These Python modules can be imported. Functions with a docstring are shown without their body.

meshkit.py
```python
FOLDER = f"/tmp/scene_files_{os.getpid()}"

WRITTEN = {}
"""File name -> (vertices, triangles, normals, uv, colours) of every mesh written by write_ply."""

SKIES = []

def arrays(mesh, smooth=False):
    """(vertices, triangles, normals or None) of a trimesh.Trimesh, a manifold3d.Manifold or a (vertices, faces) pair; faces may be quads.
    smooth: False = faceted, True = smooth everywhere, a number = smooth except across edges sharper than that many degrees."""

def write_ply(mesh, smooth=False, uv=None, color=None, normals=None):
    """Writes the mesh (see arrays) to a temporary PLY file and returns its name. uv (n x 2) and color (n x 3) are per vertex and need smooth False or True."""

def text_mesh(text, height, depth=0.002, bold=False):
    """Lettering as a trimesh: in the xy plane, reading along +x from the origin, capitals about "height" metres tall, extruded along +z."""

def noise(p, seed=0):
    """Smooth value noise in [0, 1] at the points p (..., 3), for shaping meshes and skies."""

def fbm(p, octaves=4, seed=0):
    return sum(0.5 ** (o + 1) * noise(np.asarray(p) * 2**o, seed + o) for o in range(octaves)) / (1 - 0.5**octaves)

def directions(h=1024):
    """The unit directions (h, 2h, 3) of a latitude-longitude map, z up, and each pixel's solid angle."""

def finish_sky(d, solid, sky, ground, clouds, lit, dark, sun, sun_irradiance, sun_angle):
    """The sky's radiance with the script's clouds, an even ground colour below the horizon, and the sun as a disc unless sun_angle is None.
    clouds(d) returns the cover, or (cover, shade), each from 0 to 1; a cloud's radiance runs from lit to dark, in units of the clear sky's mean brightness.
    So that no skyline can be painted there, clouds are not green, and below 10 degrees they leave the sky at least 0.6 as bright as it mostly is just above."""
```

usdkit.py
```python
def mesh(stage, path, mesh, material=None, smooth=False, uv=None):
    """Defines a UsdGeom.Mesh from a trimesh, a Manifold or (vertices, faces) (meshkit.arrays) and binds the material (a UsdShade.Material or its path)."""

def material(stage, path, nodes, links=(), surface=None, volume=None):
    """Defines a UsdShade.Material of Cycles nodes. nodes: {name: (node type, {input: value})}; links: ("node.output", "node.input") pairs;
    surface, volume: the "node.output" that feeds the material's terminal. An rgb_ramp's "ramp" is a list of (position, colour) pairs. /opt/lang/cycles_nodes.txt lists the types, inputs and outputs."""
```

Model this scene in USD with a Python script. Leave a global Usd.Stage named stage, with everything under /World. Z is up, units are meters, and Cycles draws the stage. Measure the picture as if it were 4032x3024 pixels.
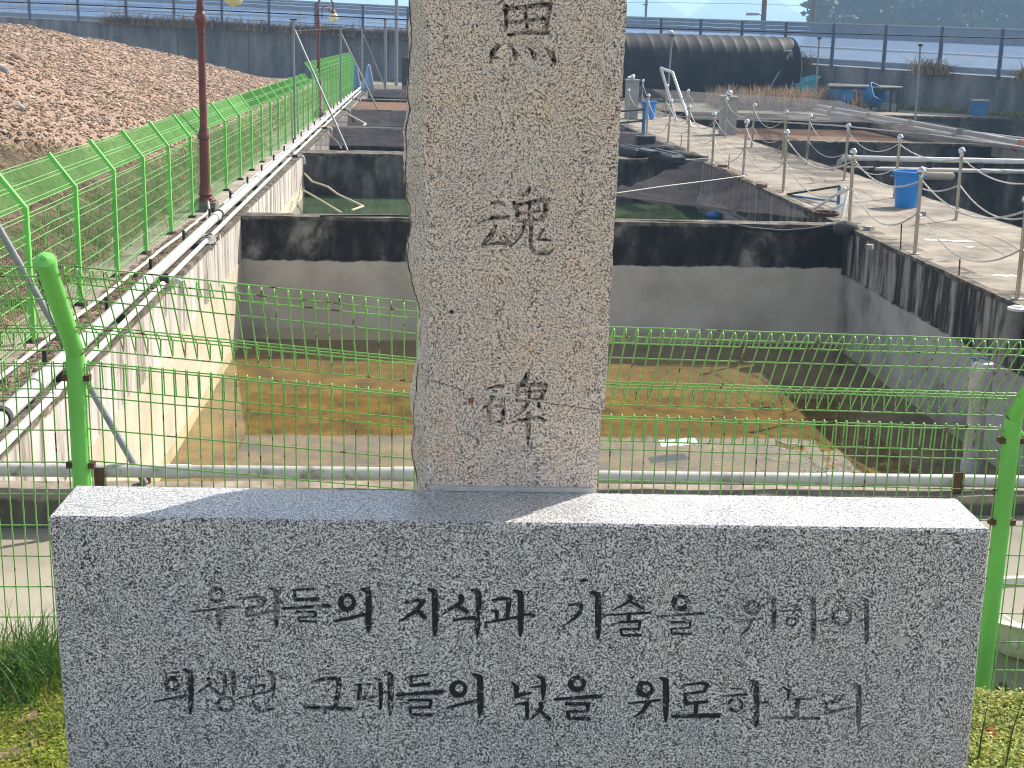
import math, random
import numpy as np, trimesh, manifold3d, shapely
import shapely.geometry as sg
from shapely.ops import unary_union
import usdkit, meshkit
from pxr import Usd, UsdGeom, UsdLux, UsdShade, Gf, Sdf, Vt

random.seed(7); rng = np.random.default_rng(7)
stage = Usd.Stage.CreateInMemory()
UsdGeom.SetStageUpAxis(stage, UsdGeom.Tokens.z); UsdGeom.SetStageMetersPerUnit(stage, 1.0)
UsdGeom.Xform.Define(stage, '/World'); UsdGeom.Scope.Define(stage, '/World/Looks')

# ---------------------------------------------------------------- camera, sky, sun, exposure
F, CX, CY, CAMH = 5400.0, 2016.0, 1512.0, 2.43
PITCH, ROLL, YAW = math.radians(14.18), 0.026, math.radians(3.934)
_fw = np.array([math.sin(YAW)*math.cos(PITCH), math.cos(YAW)*math.cos(PITCH), -math.sin(PITCH)])
_r = np.array([math.cos(YAW), -math.sin(YAW), 0.0]); _u = np.cross(_r, _fw)
CR, CU = math.cos(ROLL)*_r + math.sin(ROLL)*_u, -math.sin(ROLL)*_r + math.cos(ROLL)*_u
EYE = np.array([0, 0, CAMH])
cam = UsdGeom.Camera.Define(stage, '/World/camera')
m = np.eye(4); m[0, :3], m[1, :3], m[2, :3], m[3, :3] = CR, CU, -_fw, EYE
cam.AddTransformOp().Set(Gf.Matrix4d(m.tolist()))
cam.CreateHorizontalApertureAttr(36.0); cam.CreateVerticalApertureAttr(27.0)
cam.CreateFocalLengthAttr(36.0*F/4032.0); cam.CreateClippingRangeAttr(Gf.Vec2f(0.05, 5000))
cam.CreateExposureAttr(0.72)

SUN_EL, SUN_AZ = math.radians(41), math.radians(49)
S = np.array([math.sin(SUN_AZ)*math.cos(SUN_EL), math.cos(SUN_AZ)*math.cos(SUN_EL), math.sin(SUN_EL)])
sun = UsdLux.DistantLight.Define(stage, '/World/sun')
z = S; x = np.cross([0, 0, 1.0], z); x /= np.linalg.norm(x); y = np.cross(z, x)
m = np.eye(4); m[0, :3], m[1, :3], m[2, :3] = x, y, z
sun.AddTransformOp().Set(Gf.Matrix4d(m.tolist()))
sun.CreateIntensityAttr(1.25); sun.CreateAngleAttr(0.5); sun.CreateNormalizeAttr(True); sun.CreateColorAttr(Gf.Vec3f(1.0, 0.92, 0.80))

usdkit.material(stage, '/World/Looks/sky', {
    'sky': ('sky_texture', {'sky_type': 'single_scattering', 'sun_disc': False, 'sun_elevation': SUN_EL, 'sun_rotation': SUN_AZ, 'aerosol_density': 3.0, 'air_density': 1.0}),
    'hsv': ('hsv', {'hue': .5, 'saturation': .55, 'value': 1.0}),
    'bg': ('background_shader', {'strength': 0.105})}, [('sky.color', 'hsv.color'), ('hsv.color', 'bg.color')], surface='bg.background')
dome = UsdLux.DomeLight.Define(stage, '/World/sky')
UsdShade.MaterialBindingAPI.Apply(dome.GetPrim()).Bind(UsdShade.Material.Get(stage, '/World/Looks/sky'))
dome.GetPrim().SetCustomDataByKey('kind', 'structure')

# ---------------------------------------------------------------- measuring helpers: a photo pixel's ray met with a real plane
def ray(px, py): return _fw + (px-CX)/F*CR - (py-CY)/F*CU
def onz(px, py, z=0.0): d = ray(px, py); return EYE + (z-EYE[2])/d[2]*d
def ony(px, py, yy): d = ray(px, py); return EYE + yy/d[1]*d
def onx(px, py, xx): d = ray(px, py); return EYE + xx/d[0]*d
def onplane(px, py, p0, n): d = ray(px, py); return EYE + np.dot(np.asarray(p0)-EYE, n)/np.dot(d, n)*d

# ---------------------------------------------------------------- scene helpers
used = {}
def numbered(parent, name):
    k = (parent, name); n = used.get(k, 0); used[k] = n+1
    return f'{parent}/{name}' + (f'_{n:03d}' if n else '')
def setdata(p, **kw):
    for k, v in kw.items():
        if v: p.SetCustomDataByKey(k, v)
def xf(prim, loc=None, rot=None, scale=None):
    a = UsdGeom.Xformable(prim)
    if loc is not None: a.AddTranslateOp().Set(Gf.Vec3d(*map(float, loc)))
    if rot is not None: a.AddRotateXYZOp().Set(Gf.Vec3f(*map(float, rot)))
    if scale is not None: a.AddScaleOp().Set(Gf.Vec3f(*map(float, scale)))
def thing(name, label, cat, loc=(0, 0, 0), rot=None, group=None, kind=None, scale=None):
    p = UsdGeom.Xform.Define(stage, numbered('/World', name)).GetPrim()
    xf(p, loc, rot, scale); setdata(p, label=label, category=cat, group=group, kind=kind)
    return p
def copy_of(src, label, loc, rot=None, group=None, scale=None):
    name = src.GetName()
    cd = src.GetCustomData()
    p = UsdGeom.Xform.Define(stage, numbered('/World', name)).GetPrim()
    p.GetReferences().AddInternalReference(src.GetPath())
    a = UsdGeom.Xformable(p); a.ClearXformOpOrder()
    ops = []
    for o in a.GetOrderedXformOps(): pass
    mtx = Gf.Matrix4d(1.0)
    R = Gf.Matrix4d(1.0)
    if scale is not None: R = R*Gf.Matrix4d().SetScale(Gf.Vec3d(*map(float, scale)))
    if rot is not None:
        for ax, an in zip(((1,0,0),(0,1,0),(0,0,1)), rot): R = R*Gf.Matrix4d().SetRotate(Gf.Rotation(Gf.Vec3d(*ax), float(an)))
    mtx = R*Gf.Matrix4d().SetTranslate(Gf.Vec3d(*map(float, loc)))
    a.MakeMatrixXform().Set(mtx)
    p.SetInstanceable(True)
    setdata(p, label=label, category=cd['category'], group=group or cd.get('group'))
    return p
def part(parent, name, mesh, mat, label=None, smooth=False, kind=None, uv=None):
    path = numbered(str(parent.GetPath()) if not isinstance(parent, str) else parent, name)
    if hasattr(mesh, 'mesh'): mesh = mesh.mesh()
    p = usdkit.mesh(stage, path, mesh, M[mat], smooth=smooth).GetPrim()
    setdata(p, label=label, kind=kind)
    return p
def top(name, mesh, mat, label, cat=None, group=None, kind=None, smooth=False):
    p = part('/World', name, mesh, mat, label, smooth, kind)
    setdata(p, category=cat, group=group); return p
def structure(name, mesh, mat, smooth=False):
    return part('/World', name, mesh, mat, None, smooth, 'structure')

class MB:
    def __init__(s): s.v, s.f, s.n = [], [], 0
    def add(s, v, f):
        v = np.asarray(v, float).reshape(-1, 3); f = np.asarray(f, int)
        if f.shape[1] == 4: f = np.vstack([f[:, [0, 1, 2]], f[:, [0, 2, 3]]])
        s.v.append(v); s.f.append(f+s.n); s.n += len(v); return s
    def tm(s, t, T=None):
        v = np.array(t.vertices)
        if T is not None: v = trimesh.transform_points(v, T)
        return s.add(v, t.faces)
    def box(s, lo, hi):
        lo, hi = np.minimum(lo, hi), np.maximum(lo, hi)
        x0, y0, z0 = lo; x1, y1, z1 = hi
        return s.add([(x0,y0,z0),(x1,y0,z0),(x1,y1,z0),(x0,y1,z0),(x0,y0,z1),(x1,y0,z1),(x1,y1,z1),(x0,y1,z1)],
                     [(0,3,2,1),(4,5,6,7),(0,1,5,4),(1,2,6,5),(2,3,7,6),(3,0,4,7)])
    def bar(s, a, b, w, h=None, up=(0, 0, 1)):
        h = h or w; a, b = np.asarray(a, float), np.asarray(b, float)
        d = b-a; d /= np.linalg.norm(d); up = np.asarray(up, float)
        if abs(d@up) > .99: up = np.array([0, 1.0, 0])
        e1 = np.cross(d, up); e1 /= np.linalg.norm(e1); e2 = np.cross(e1, d)
        q = [p + sx*e1*w/2 + sy*e2*h/2 for p in (a, b) for sx, sy in ((-1,-1),(1,-1),(1,1),(-1,1))]
        return s.add(q, [(0,3,2,1),(4,5,6,7),(0,1,5,4),(1,2,6,5),(2,3,7,6),(3,0,4,7)])
    def tube(s, pts, r, n=8, caps=True):
        pts = np.asarray(pts, float); k = len(pts); r = np.broadcast_to(r, (k,))
        t = np.gradient(pts, axis=0); t /= np.maximum(np.linalg.norm(t, axis=1, keepdims=True), 1e-9)
        ref = np.array([0, 0, 1.0]) if abs(t[0, 2]) < .9 else np.array([0, 1.0, 0])
        e = np.cross(t[0], ref); e /= np.linalg.norm(e); V = []
        a = np.arange(n)/n*2*np.pi
        for i in range(k):
            e = e - (e@t[i])*t[i]; e /= np.linalg.norm(e); g = np.cross(t[i], e)
            V.append(pts[i] + r[i]*(np.cos(a)[:, None]*e + np.sin(a)[:, None]*g))
        V = np.vstack(V); Fc = []
        for i in range(k-1):
            for j in range(n):
                j2 = (j+1) % n; Fc.append((i*n+j, i*n+j2, (i+1)*n+j2, (i+1)*n+j))
        Fc = np.array(Fc); Fc = np.vstack([Fc[:, [0, 1, 2]], Fc[:, [0, 2, 3]]])
        if caps:
            c0, c1 = len(V), len(V)+1; V = np.vstack([V, pts[0], pts[-1]])
            Fc = np.vstack([Fc, [(c0, (j+1) % n, j) for j in range(n)], [(c1, (k-1)*n+j, (k-1)*n+(j+1) % n) for j in range(n)]])
        return s.add(V, Fc)
    def lathe(s, prof, n=20, c=(0, 0, 0)):
        prof = np.asarray(prof, float); a = np.arange(n)/n*2*np.pi; k = len(prof)
        V = np.array([(r*math.cos(t)+c[0], r*math.sin(t)+c[1], z+c[2]) for r, z in prof for t in a])
        Fc = [(i*n+j, i*n+(j+1) % n, (i+1)*n+(j+1) % n, (i+1)*n+j) for i in range(k-1) for j in range(n)]
        return s.add(V, Fc)
    def grid(s, P):
        P = np.asarray(P, float); a, b = P.shape[:2]
        i = np.arange(a*b).reshape(a, b)
        q = np.stack([i[:-1, :-1], i[1:, :-1], i[1:, 1:], i[:-1, 1:]], -1).reshape(-1, 4)
        return s.add(P.reshape(-1, 3), q)
    def mesh(s): return trimesh.Trimesh(np.vstack(s.v), np.vstack(s.f), process=False)

def fb(p, sc, seed=0, o=4): return meshkit.fbm(np.asarray(p, float)*sc, o, seed)-0.5

def rough_box(lo, hi, step=0.15, amp=0.008, seed=0, big=0.0):
    """A box whose faces are grids moved by noise (worn concrete); closed."""
    lo, hi = np.array(lo, float), np.array(hi, float); mb = MB()
    ns = np.maximum(1, np.minimum(160, np.round((hi-lo)/step))).astype(int)
    for ax in range(3):
        b, c = (ax+1) % 3, (ax+2) % 3
        for side in (0, 1):
            P = np.zeros((ns[b]+1, ns[c]+1, 3))
            P[..., ax] = hi[ax] if side else lo[ax]
            P[..., b] = np.linspace(lo[b], hi[b], ns[b]+1)[:, None]; P[..., c] = np.linspace(lo[c], hi[c], ns[c]+1)[None]
            if not side: P = P[::-1]
            mb.grid(P)
    v = np.vstack(mb.v)
    for k in range(3):
        v[:, k] += amp*2*fb(v, 3.1, seed+k*11, 3) + (big*2*fb(v, .5, seed+50+k, 2) if big else 0)
    return trimesh.Trimesh(v, np.vstack(mb.f), process=False)

# ---------------------------------------------------------------- materials
M = {}
def mat(name, nodes, links, surface): M[name] = usdkit.material(stage, '/World/Looks/'+name, nodes, links, surface=surface)
def plain(name, ramp, scale=6, rough=.6, vec=(1, 1, 1), detail=5, nrough=.6, metallic=0, bump=0, bscale=40, spec=.5, extra=None, dist=0.0, bdist=.01):
    """Noise-varied principled material. ramp: (position, colour) pairs over noise."""
    nodes = {'g': ('geometry', {}), 'map': ('mapping', {'scale': vec}), 'n': ('noise_texture', {'scale': scale, 'detail': detail, 'roughness': nrough, 'distortion': dist}),
             'r': ('rgb_ramp', {'ramp': ramp}), 'p': ('principled_bsdf', {'roughness': rough, 'metallic': metallic, 'specular_ior_level': spec, **(extra or {})})}
    links = [('g.position', 'map.vector'), ('map.vector', 'n.vector'), ('n.fac', 'r.fac'), ('r.color', 'p.base_color')]
    if bump:
        nodes['bn'] = ('noise_texture', {'scale': bscale, 'detail': 4}); nodes['b'] = ('bump', {'strength': bump, 'distance': bdist})
        links += [('g.position', 'bn.vector'), ('bn.fac', 'b.height'), ('b.normal', 'p.normal')]
    mat(name, nodes, links, 'p.BSDF')

def flat(name, c, rough=.5, metallic=0, spec=.5, var=.12, scale=8, **k):
    c = np.array(c, float)
    plain(name, [(.3, tuple(c*(1-var))), (.7, tuple(np.minimum(1, c*(1+var))))], scale, rough, metallic=metallic, spec=spec, **k)

def granite(name, light, mid, dark, tint=None, rough=.5, coat=0.0, bump=.25, paint=None, cut=(.462, .497, .53), sc=270):
    nodes = {'g': ('geometry', {}), 'n': ('noise_texture', {'scale': sc, 'detail': 2.0, 'roughness': .55, 'distortion': .3}),
             'n2': ('noise_texture', {'scale': sc*.42, 'detail': 2, 'roughness': .5}), 'ad': ('math', {'math_type': 'multiply_add', 'value2': .35}), 'sb': ('math', {'math_type': 'subtract', 'value2': .175}),
             'r': ('rgb_ramp', {'ramp': [(cut[0]-.035, dark), (cut[0]+.005, tuple(np.array(mid)*.6)), (cut[1], mid), (cut[2], light), (cut[2]+.12, tuple(np.array(light)*1.12))]}),
             'n3': ('noise_texture', {'scale': 5, 'detail': 5, 'roughness': .65}), 'r3': ('rgb_ramp', {'ramp': tint or [(.3, (.86, .86, .9)), (.5, (1, 1, 1)), (.7, (1.06, 1.03, 1.0))]}),
             'mx': ('mix', {'mix_type': 'multiply', 'fac': 1.0}),
             'b': ('bump', {'strength': bump, 'distance': .0015}),
             'p': ('principled_bsdf', {'roughness': rough, 'coat_weight': coat, 'coat_roughness': .2, 'specular_ior_level': .5})}
    links = [('g.position', 'n.vector'), ('g.position', 'n2.vector'), ('g.position', 'n3.vector'), ('n2.fac', 'ad.value1'), ('n.fac', 'ad.value3'), ('ad.value', 'sb.value1'), ('sb.value', 'r.fac'),
             ('r.color', 'mx.color1'), ('n3.fac', 'r3.fac'), ('r3.color', 'mx.color2'), ('n.fac', 'b.height'), ('b.normal', 'p.normal')]
    out = 'mx.color'
    if paint is not None:   # worn black paint left in a carved groove
        nodes['n4'] = ('noise_texture', {'scale': 60, 'detail': 4, 'roughness': .75})
        nodes['r4'] = ('rgb_ramp', {'ramp': [(paint-.06, (1, 1, 1)), (paint+.06, (0, 0, 0))]})
        nodes['m4'] = ('mix', {'color2': (.012, .012, .014)})
        links += [('g.position', 'n4.vector'), ('n4.fac', 'r4.fac'), ('r4.color', 'm4.fac'), ('mx.color', 'm4.color1')]
        out = 'm4.color'
    links.append((out, 'p.base_color'))
    mat(name, nodes, links, 'p.BSDF')

GL, GM, GD = (.78, .775, .775), (.33, .33, .332), (.014, .014, .015)
granite('granite_grey', GL, GM, GD, rough=.38, coat=.25, bump=.12)
granite('letter_black', GL, GM, GD, paint=.64, rough=.6)
granite('letter_worn', GL, GM, GD, paint=.57, rough=.6)
granite('letter_faint', (.4, .4, .41), (.18, .18, .19), GD, paint=.47, rough=.6)
SL, SM_, SD = (.84, .71, .60), (.55, .455, .38), (.024, .021, .019)
STI = [(.28, (.84, .86, .9)), (.45, (.98, .98, .98)), (.60, (1.03, 1.0, .95)), (.74, (1.06, .93, .76))]
granite('granite_stele', SL, SM_, SD, STI, rough=.85, bump=.15, cut=(.43, .465, .50), sc=290)
granite('stele_cut', tuple(np.array(SL)*.8), tuple(np.array(SM_)*.8), SD, STI, paint=.49, rough=.9, bump=.2, cut=(.43, .465, .50), sc=290)
plain('mortar', [(.3, (.45, .43, .4)), (.7, (.66, .64, .6))], 30, .85)
plain('rust_spot', [(.35, (.20, .09, .04)), (.65, (.34, .15, .06))], 120, .9)
flat('black_hole', (.01, .01, .01), .9)

def green(name, c, rust=.70):
    nodes = {'g': ('geometry', {}), 'n': ('noise_texture', {'scale': 14, 'detail': 6, 'roughness': .7}), 'r': ('rgb_ramp', {'ramp': [(rust-.02, (0, 0, 0)), (rust+.02, (1, 1, 1))]}),
             'n2': ('noise_texture', {'scale': 3, 'detail': 3}), 'r2': ('rgb_ramp', {'ramp': [(.3, tuple(np.array(c)*.85)), (.7, tuple(np.array(c)*1.12))]}),
             'm': ('mix', {'color2': (.09, .035, .015)}), 'p': ('principled_bsdf', {'roughness': .38, 'specular_ior_level': .5})}
    mat(name, nodes, [('g.position', 'n.vector'), ('g.position', 'n2.vector'), ('n.fac', 'r.fac'), ('n2.fac', 'r2.fac'), ('r.color', 'm.fac'), ('r2.color', 'm.color1'), ('m.color', 'p.base_color')], 'p.BSDF')
green('green_post', (.19, .62, .12), .74)
green('green_wire', (.22, .48, .13), .60)
green('green_wire_far', (.18, .50, .11), .74)

# concrete
plain('concrete_walk', [(.30, (.06, .05, .038)), (.42, (.15, .127, .098)), (.54, (.25, .213, .168)), (.70, (.36, .318, .26))], 1.3, .85, detail=9, nrough=.68, bump=.5, bscale=60, bdist=.006)
plain('concrete_left', [(.3, (.10, .085, .065)), (.45, (.27, .235, .19)), (.6, (.42, .37, .30)), (.78, (.52, .47, .39))], 1.6, .9, detail=9, nrough=.7, bump=.6, bscale=50, bdist=.008)
plain('concrete_apron', [(.34, (.25, .22, .175)), (.5, (.33, .295, .24)), (.66, (.38, .345, .285))], 1.2, .85, detail=8, bump=.3, bscale=90, bdist=.004)
plain('concrete_plinth', [(.3, (.12, .11, .1)), (.7, (.28, .26, .23))], 5, .9)
plain('concrete_pillar', [(.3, (.30, .29, .26)), (.7, (.42, .40, .36))], 4, .9)

def wallmat(name, band, upper, lower, streak=(7, 7, .55), cap=None, ledge=None, seed=0.0, fine=.3):
    """Pond wall: above the ledge line (z = band) one streaky ramp, below it another."""
    nodes = {'g': ('geometry', {}), 'sx': ('separate_xyz', {}), 'map': ('mapping', {'scale': streak, 'location': (seed, seed*2, 0)}),
             'n': ('noise_texture', {'scale': 1.0, 'detail': 7, 'roughness': .68, 'distortion': .25}), 'r': ('rgb_ramp', {'ramp': upper}),
             'nl': ('noise_texture', {'scale': 1.4, 'detail': 8, 'roughness': .62}), 'rl': ('rgb_ramp', {'ramp': lower}),
             'nb': ('noise_texture', {'scale': 4, 'detail': 7, 'roughness': .7}), 'off': ('math', {'math_type': 'multiply_add', 'value2': .13}),
             'st': ('map_range', {'from_min': band+.055, 'from_max': band+.075, 'to_min': 0, 'to_max': 1, 'clamp': True}),
             'mx': ('mix', {}), 'b': ('bump', {'strength': .4, 'distance': .006}), 'p': ('principled_bsdf', {'roughness': .88, 'specular_ior_level': .3})}
    links = [('g.position', 'sx.vector'), ('g.position', 'map.vector'), ('map.vector', 'n.vector'), ('n.fac', 'r.fac'), ('g.position', 'nl.vector'), ('nl.fac', 'rl.fac'),
             ('g.position', 'nb.vector'), ('nb.fac', 'off.value1'), ('sx.z', 'off.value3'), ('off.value', 'st.value'), ('st.result', 'mx.fac'), ('rl.color', 'mx.color1'), ('r.color', 'mx.color2'),
             ('nl.fac', 'b.height'), ('b.normal', 'p.normal')]
    out = 'mx.color'
    if cap:   # weathered crown of the wall
        nodes['nc'] = ('noise_texture', {'scale': 5, 'detail': 6, 'roughness': .7}); nodes['rc'] = ('rgb_ramp', {'ramp': cap})
        nodes['oc'] = ('math', {'math_type': 'multiply_add', 'value2': .12}); nodes['sc'] = ('map_range', {'from_min': 0.0, 'from_max': .02, 'to_min': 0, 'to_max': 1, 'clamp': True}); nodes['mc'] = ('mix', {})
        links += [('g.position', 'nc.vector'), ('nc.fac', 'rc.fac'), ('n.fac', 'oc.value1'), ('sx.z', 'oc.value3'), ('oc.value', 'sc.value'), ('sc.result', 'mc.fac'), (out, 'mc.color1'), ('rc.color', 'mc.color2')]
        out = 'mc.color'
    if name == 'wall_left':   # marks left by the formwork boards
        ax = 'y' if name in ('wall_left', 'wall_right') else 'x'
        nodes['cx'] = ('combine_xyz', {}); nodes['bk'] = ('brick_texture', {'scale': 1.0, 'brick_width': .62, 'row_height': .3, 'mortar_size': .008, 'mortar_smooth': .6, 'offset': 0.0, 'color1': (1, 1, 1), 'color2': (.86, .86, .86), 'mortar': (.62, .6, .58)})
        nodes['mf'] = ('mix', {'mix_type': 'multiply', 'fac': .4})
        links += [('sx.'+ax, 'cx.x'), ('sx.z', 'cx.y'), ('cx.vector', 'bk.vector'), (out, 'mf.color1'), ('bk.color', 'mf.color2')]; out = 'mf.color'
    links.append((out, 'p.base_color'))
    mat(name, nodes, links, 'p.BSDF')
CAPB = [(.36, (.03, .026, .02)), (.48, (.085, .073, .056)), (.58, (.17, .15, .12)), (.70, (.34, .30, .25))]
wallmat('wall_back', -.60, [(.36, (.009, .008, .007)), (.47, (.020, .017, .015)), (.55, (.06, .053, .047)), (.66, (.28, .255, .225))], [(.3, (.38, .34, .28)), (.5, (.50, .455, .385)), (.7, (.58, .54, .475))], (1.6, 1.6, .9), CAPB)
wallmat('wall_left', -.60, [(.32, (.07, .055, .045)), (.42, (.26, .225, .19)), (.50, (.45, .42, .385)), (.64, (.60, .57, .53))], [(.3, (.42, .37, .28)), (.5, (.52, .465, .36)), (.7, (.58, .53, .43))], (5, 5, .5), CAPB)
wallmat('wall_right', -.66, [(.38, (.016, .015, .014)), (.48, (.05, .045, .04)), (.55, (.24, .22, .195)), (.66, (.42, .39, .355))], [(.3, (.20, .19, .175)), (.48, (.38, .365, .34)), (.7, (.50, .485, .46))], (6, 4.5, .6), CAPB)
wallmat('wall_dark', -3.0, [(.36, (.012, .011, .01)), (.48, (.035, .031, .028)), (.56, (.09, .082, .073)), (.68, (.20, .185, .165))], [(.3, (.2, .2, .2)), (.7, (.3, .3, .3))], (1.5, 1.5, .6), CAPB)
wallmat('wall_front', -3.0, [(.3, (.05, .045, .038)), (.5, (.13, .12, .10)), (.7, (.24, .225, .2))], [(.3, (.2, .2, .2)), (.7, (.3, .3, .3))], (2, 2, .8), [(.3, (.12, .1, .08)), (.5, (.26, .22, .18)), (.7, (.40, .35, .29))])
plain('retaining', [(.34, (.10, .104, .11)), (.5, (.18, .184, .19)), (.66, (.27, .27, .27))], 1.0, .9, vec=(1.5, 1.5, .35), detail=7)
# pond floors and water
plain('algae_floor', [(.32, (.025, .015, .002)), (.43, (.10, .057, .004)), (.54, (.17, .10, .008)), (.68, (.27, .17, .03))], 2.4, .9, detail=12, nrough=.76, bump=.6, bscale=30, bdist=.02)
plain('silt_floor', [(.3, (.05, .05, .04)), (.7, (.12, .11, .09))], 2, .9)
def water(name, tint, clear, body=None, rough=.02, bump=.06, bs=9, ior=1.33):
    nodes = {'g': ('geometry', {}), 'n': ('noise_texture', {'scale': bs, 'detail': 2}), 'b': ('bump', {'strength': bump, 'distance': .004}),
             'fr': ('fresnel', {'IOR': ior}), 'iv': ('math', {'math_type': 'subtract', 'value1': 1.0}), 'fm': ('math', {'math_type': 'multiply'}), 'gl': ('glossy_bsdf', {'roughness': rough, 'color': (1, 1, 1)}), 'm': ('mix_closure', {})}
    links = [('g.position', 'n.vector'), ('n.fac', 'b.height'), ('b.normal', 'gl.normal'), ('g.backfacing', 'iv.value2'), ('fr.fac', 'fm.value1'), ('iv.value', 'fm.value2'), ('fm.value', 'm.fac'), ('gl.BSDF', 'm.closure2')]
    if clear:
        nodes['t'] = ('transparent_bsdf', {'color': tint}); links.append(('t.BSDF', 'm.closure1'))
    else:
        nodes['nd'] = ('noise_texture', {'scale': .8, 'detail': 3}); nodes['rd'] = ('rgb_ramp', {'ramp': [(.35, tuple(np.array(body)*.8)), (.65, tuple(np.array(body)*1.2))]})
        nodes['t'] = ('diffuse_bsdf', {}); links += [('g.position', 'nd.vector'), ('nd.fac', 'rd.fac'), ('rd.color', 't.color'), ('t.BSDF', 'm.closure1')]
    mat(name, nodes, links, 'm.closure')
water('water_clear', (.94, .93, .80), True)
water('water_green', None, False, (.055, .085, .045), bump=.05)
water('water_dark', None, False, (.025, .03, .022), bump=.1)
plain('water_brown', [(.35, (.135, .075, .045)), (.65, (.20, .115, .07))], 1.2, .8, spec=.1)

# metals, plastics
plain('pvc_grey', [(.3, (.42, .42, .41)), (.55, (.52, .52, .51)), (.8, (.58, .58, .57))], 5, .32, detail=6)
plain('pvc_dirty', [(.32, (.20, .18, .15)), (.45, (.44, .43, .41)), (.7, (.55, .55, .54))], 7, .4, detail=8, nrough=.7)
plain('pvc_white', [(.3, (.62, .61, .58)), (.7, (.76, .75, .72))], 6, .35)
plain('pvc_old', [(.3, (.40, .36, .31)), (.5, (.55, .51, .46)), (.7, (.64, .61, .57))], 4, .5)
plain('galvanised', [(.3, (.19, .205, .22)), (.7, (.28, .30, .315))], 12, .6, metallic=.2)
plain('stainless', [(.3, (.36, .31, .235)), (.7, (.52, .465, .38))], 5, .34, metallic=.85)
plain('chrome', [(.4, (.7, .71, .73)), (.6, (.82, .83, .84))], 5, .12, metallic=1.0)
plain('chain_metal', [(.3, (.38, .37, .35)), (.7, (.60, .59, .57))], 30, .38, metallic=.7)
plain('rust_brown', [(.3, (.06, .03, .02)), (.6, (.13, .06, .035)), (.8, (.2, .1, .06))], 18, .8)
plain('lamp_paint', [(.3, (.105, .028, .022)), (.6, (.17, .045, .035)), (.8, (.23, .08, .06))], 6, .5, detail=6)
flat('lamp_globe', (.80, .72, .42), .25, var=.05)
plain('blue_plastic', [(.3, (.015, .19, .58)), (.7, (.025, .27, .70))], 3, .35)
plain('blue_plastic_deep', [(.3, (.02, .13, .30)), (.7, (.03, .19, .40))], 3, .4)
plain('cyan_plastic', [(.3, (.10, .48, .60)), (.7, (.16, .58, .68))], 3, .35)
plain('black_plastic', [(.3, (.012, .013, .016)), (.7, (.025, .027, .032))], 4, .38)
plain('black_tank', [(.35, (.004, .004, .006)), (.5, (.007, .007, .010)), (.66, (.03, .028, .03))], 1.2, .55, spec=.12, vec=(1, 1, .5), detail=8)
plain('dark_pitch', [(.3, (.02, .02, .022)), (.7, (.06, .058, .055))], 4, .85)
plain('white_paint', [(.3, (.60, .59, .57)), (.7, (.76, .75, .73))], 8, .5)
flat('blue_paint', (.05, .16, .33), .45)
flat('cone_blue', (.17, .33, .55), .4)
plain('brick_brown', [(.3, (.15, .075, .055)), (.7, (.25, .13, .10))], 20, .9)
plain('stone_grey', [(.3, (.2, .195, .18)), (.7, (.36, .35, .33))], 15, .9)
plain('wood_old', [(.3, (.28, .27, .25)), (.7, (.46, .45, .43))], 4, .8, vec=(1, 6, 6))
plain('barrier_blue', [(.3, (.17, .24, .35)), (.7, (.23, .31, .43))], 2, .5)
plain('barrier_post', [(.3, (.055, .08, .13)), (.7, (.085, .115, .17))], 2, .5)
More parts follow.
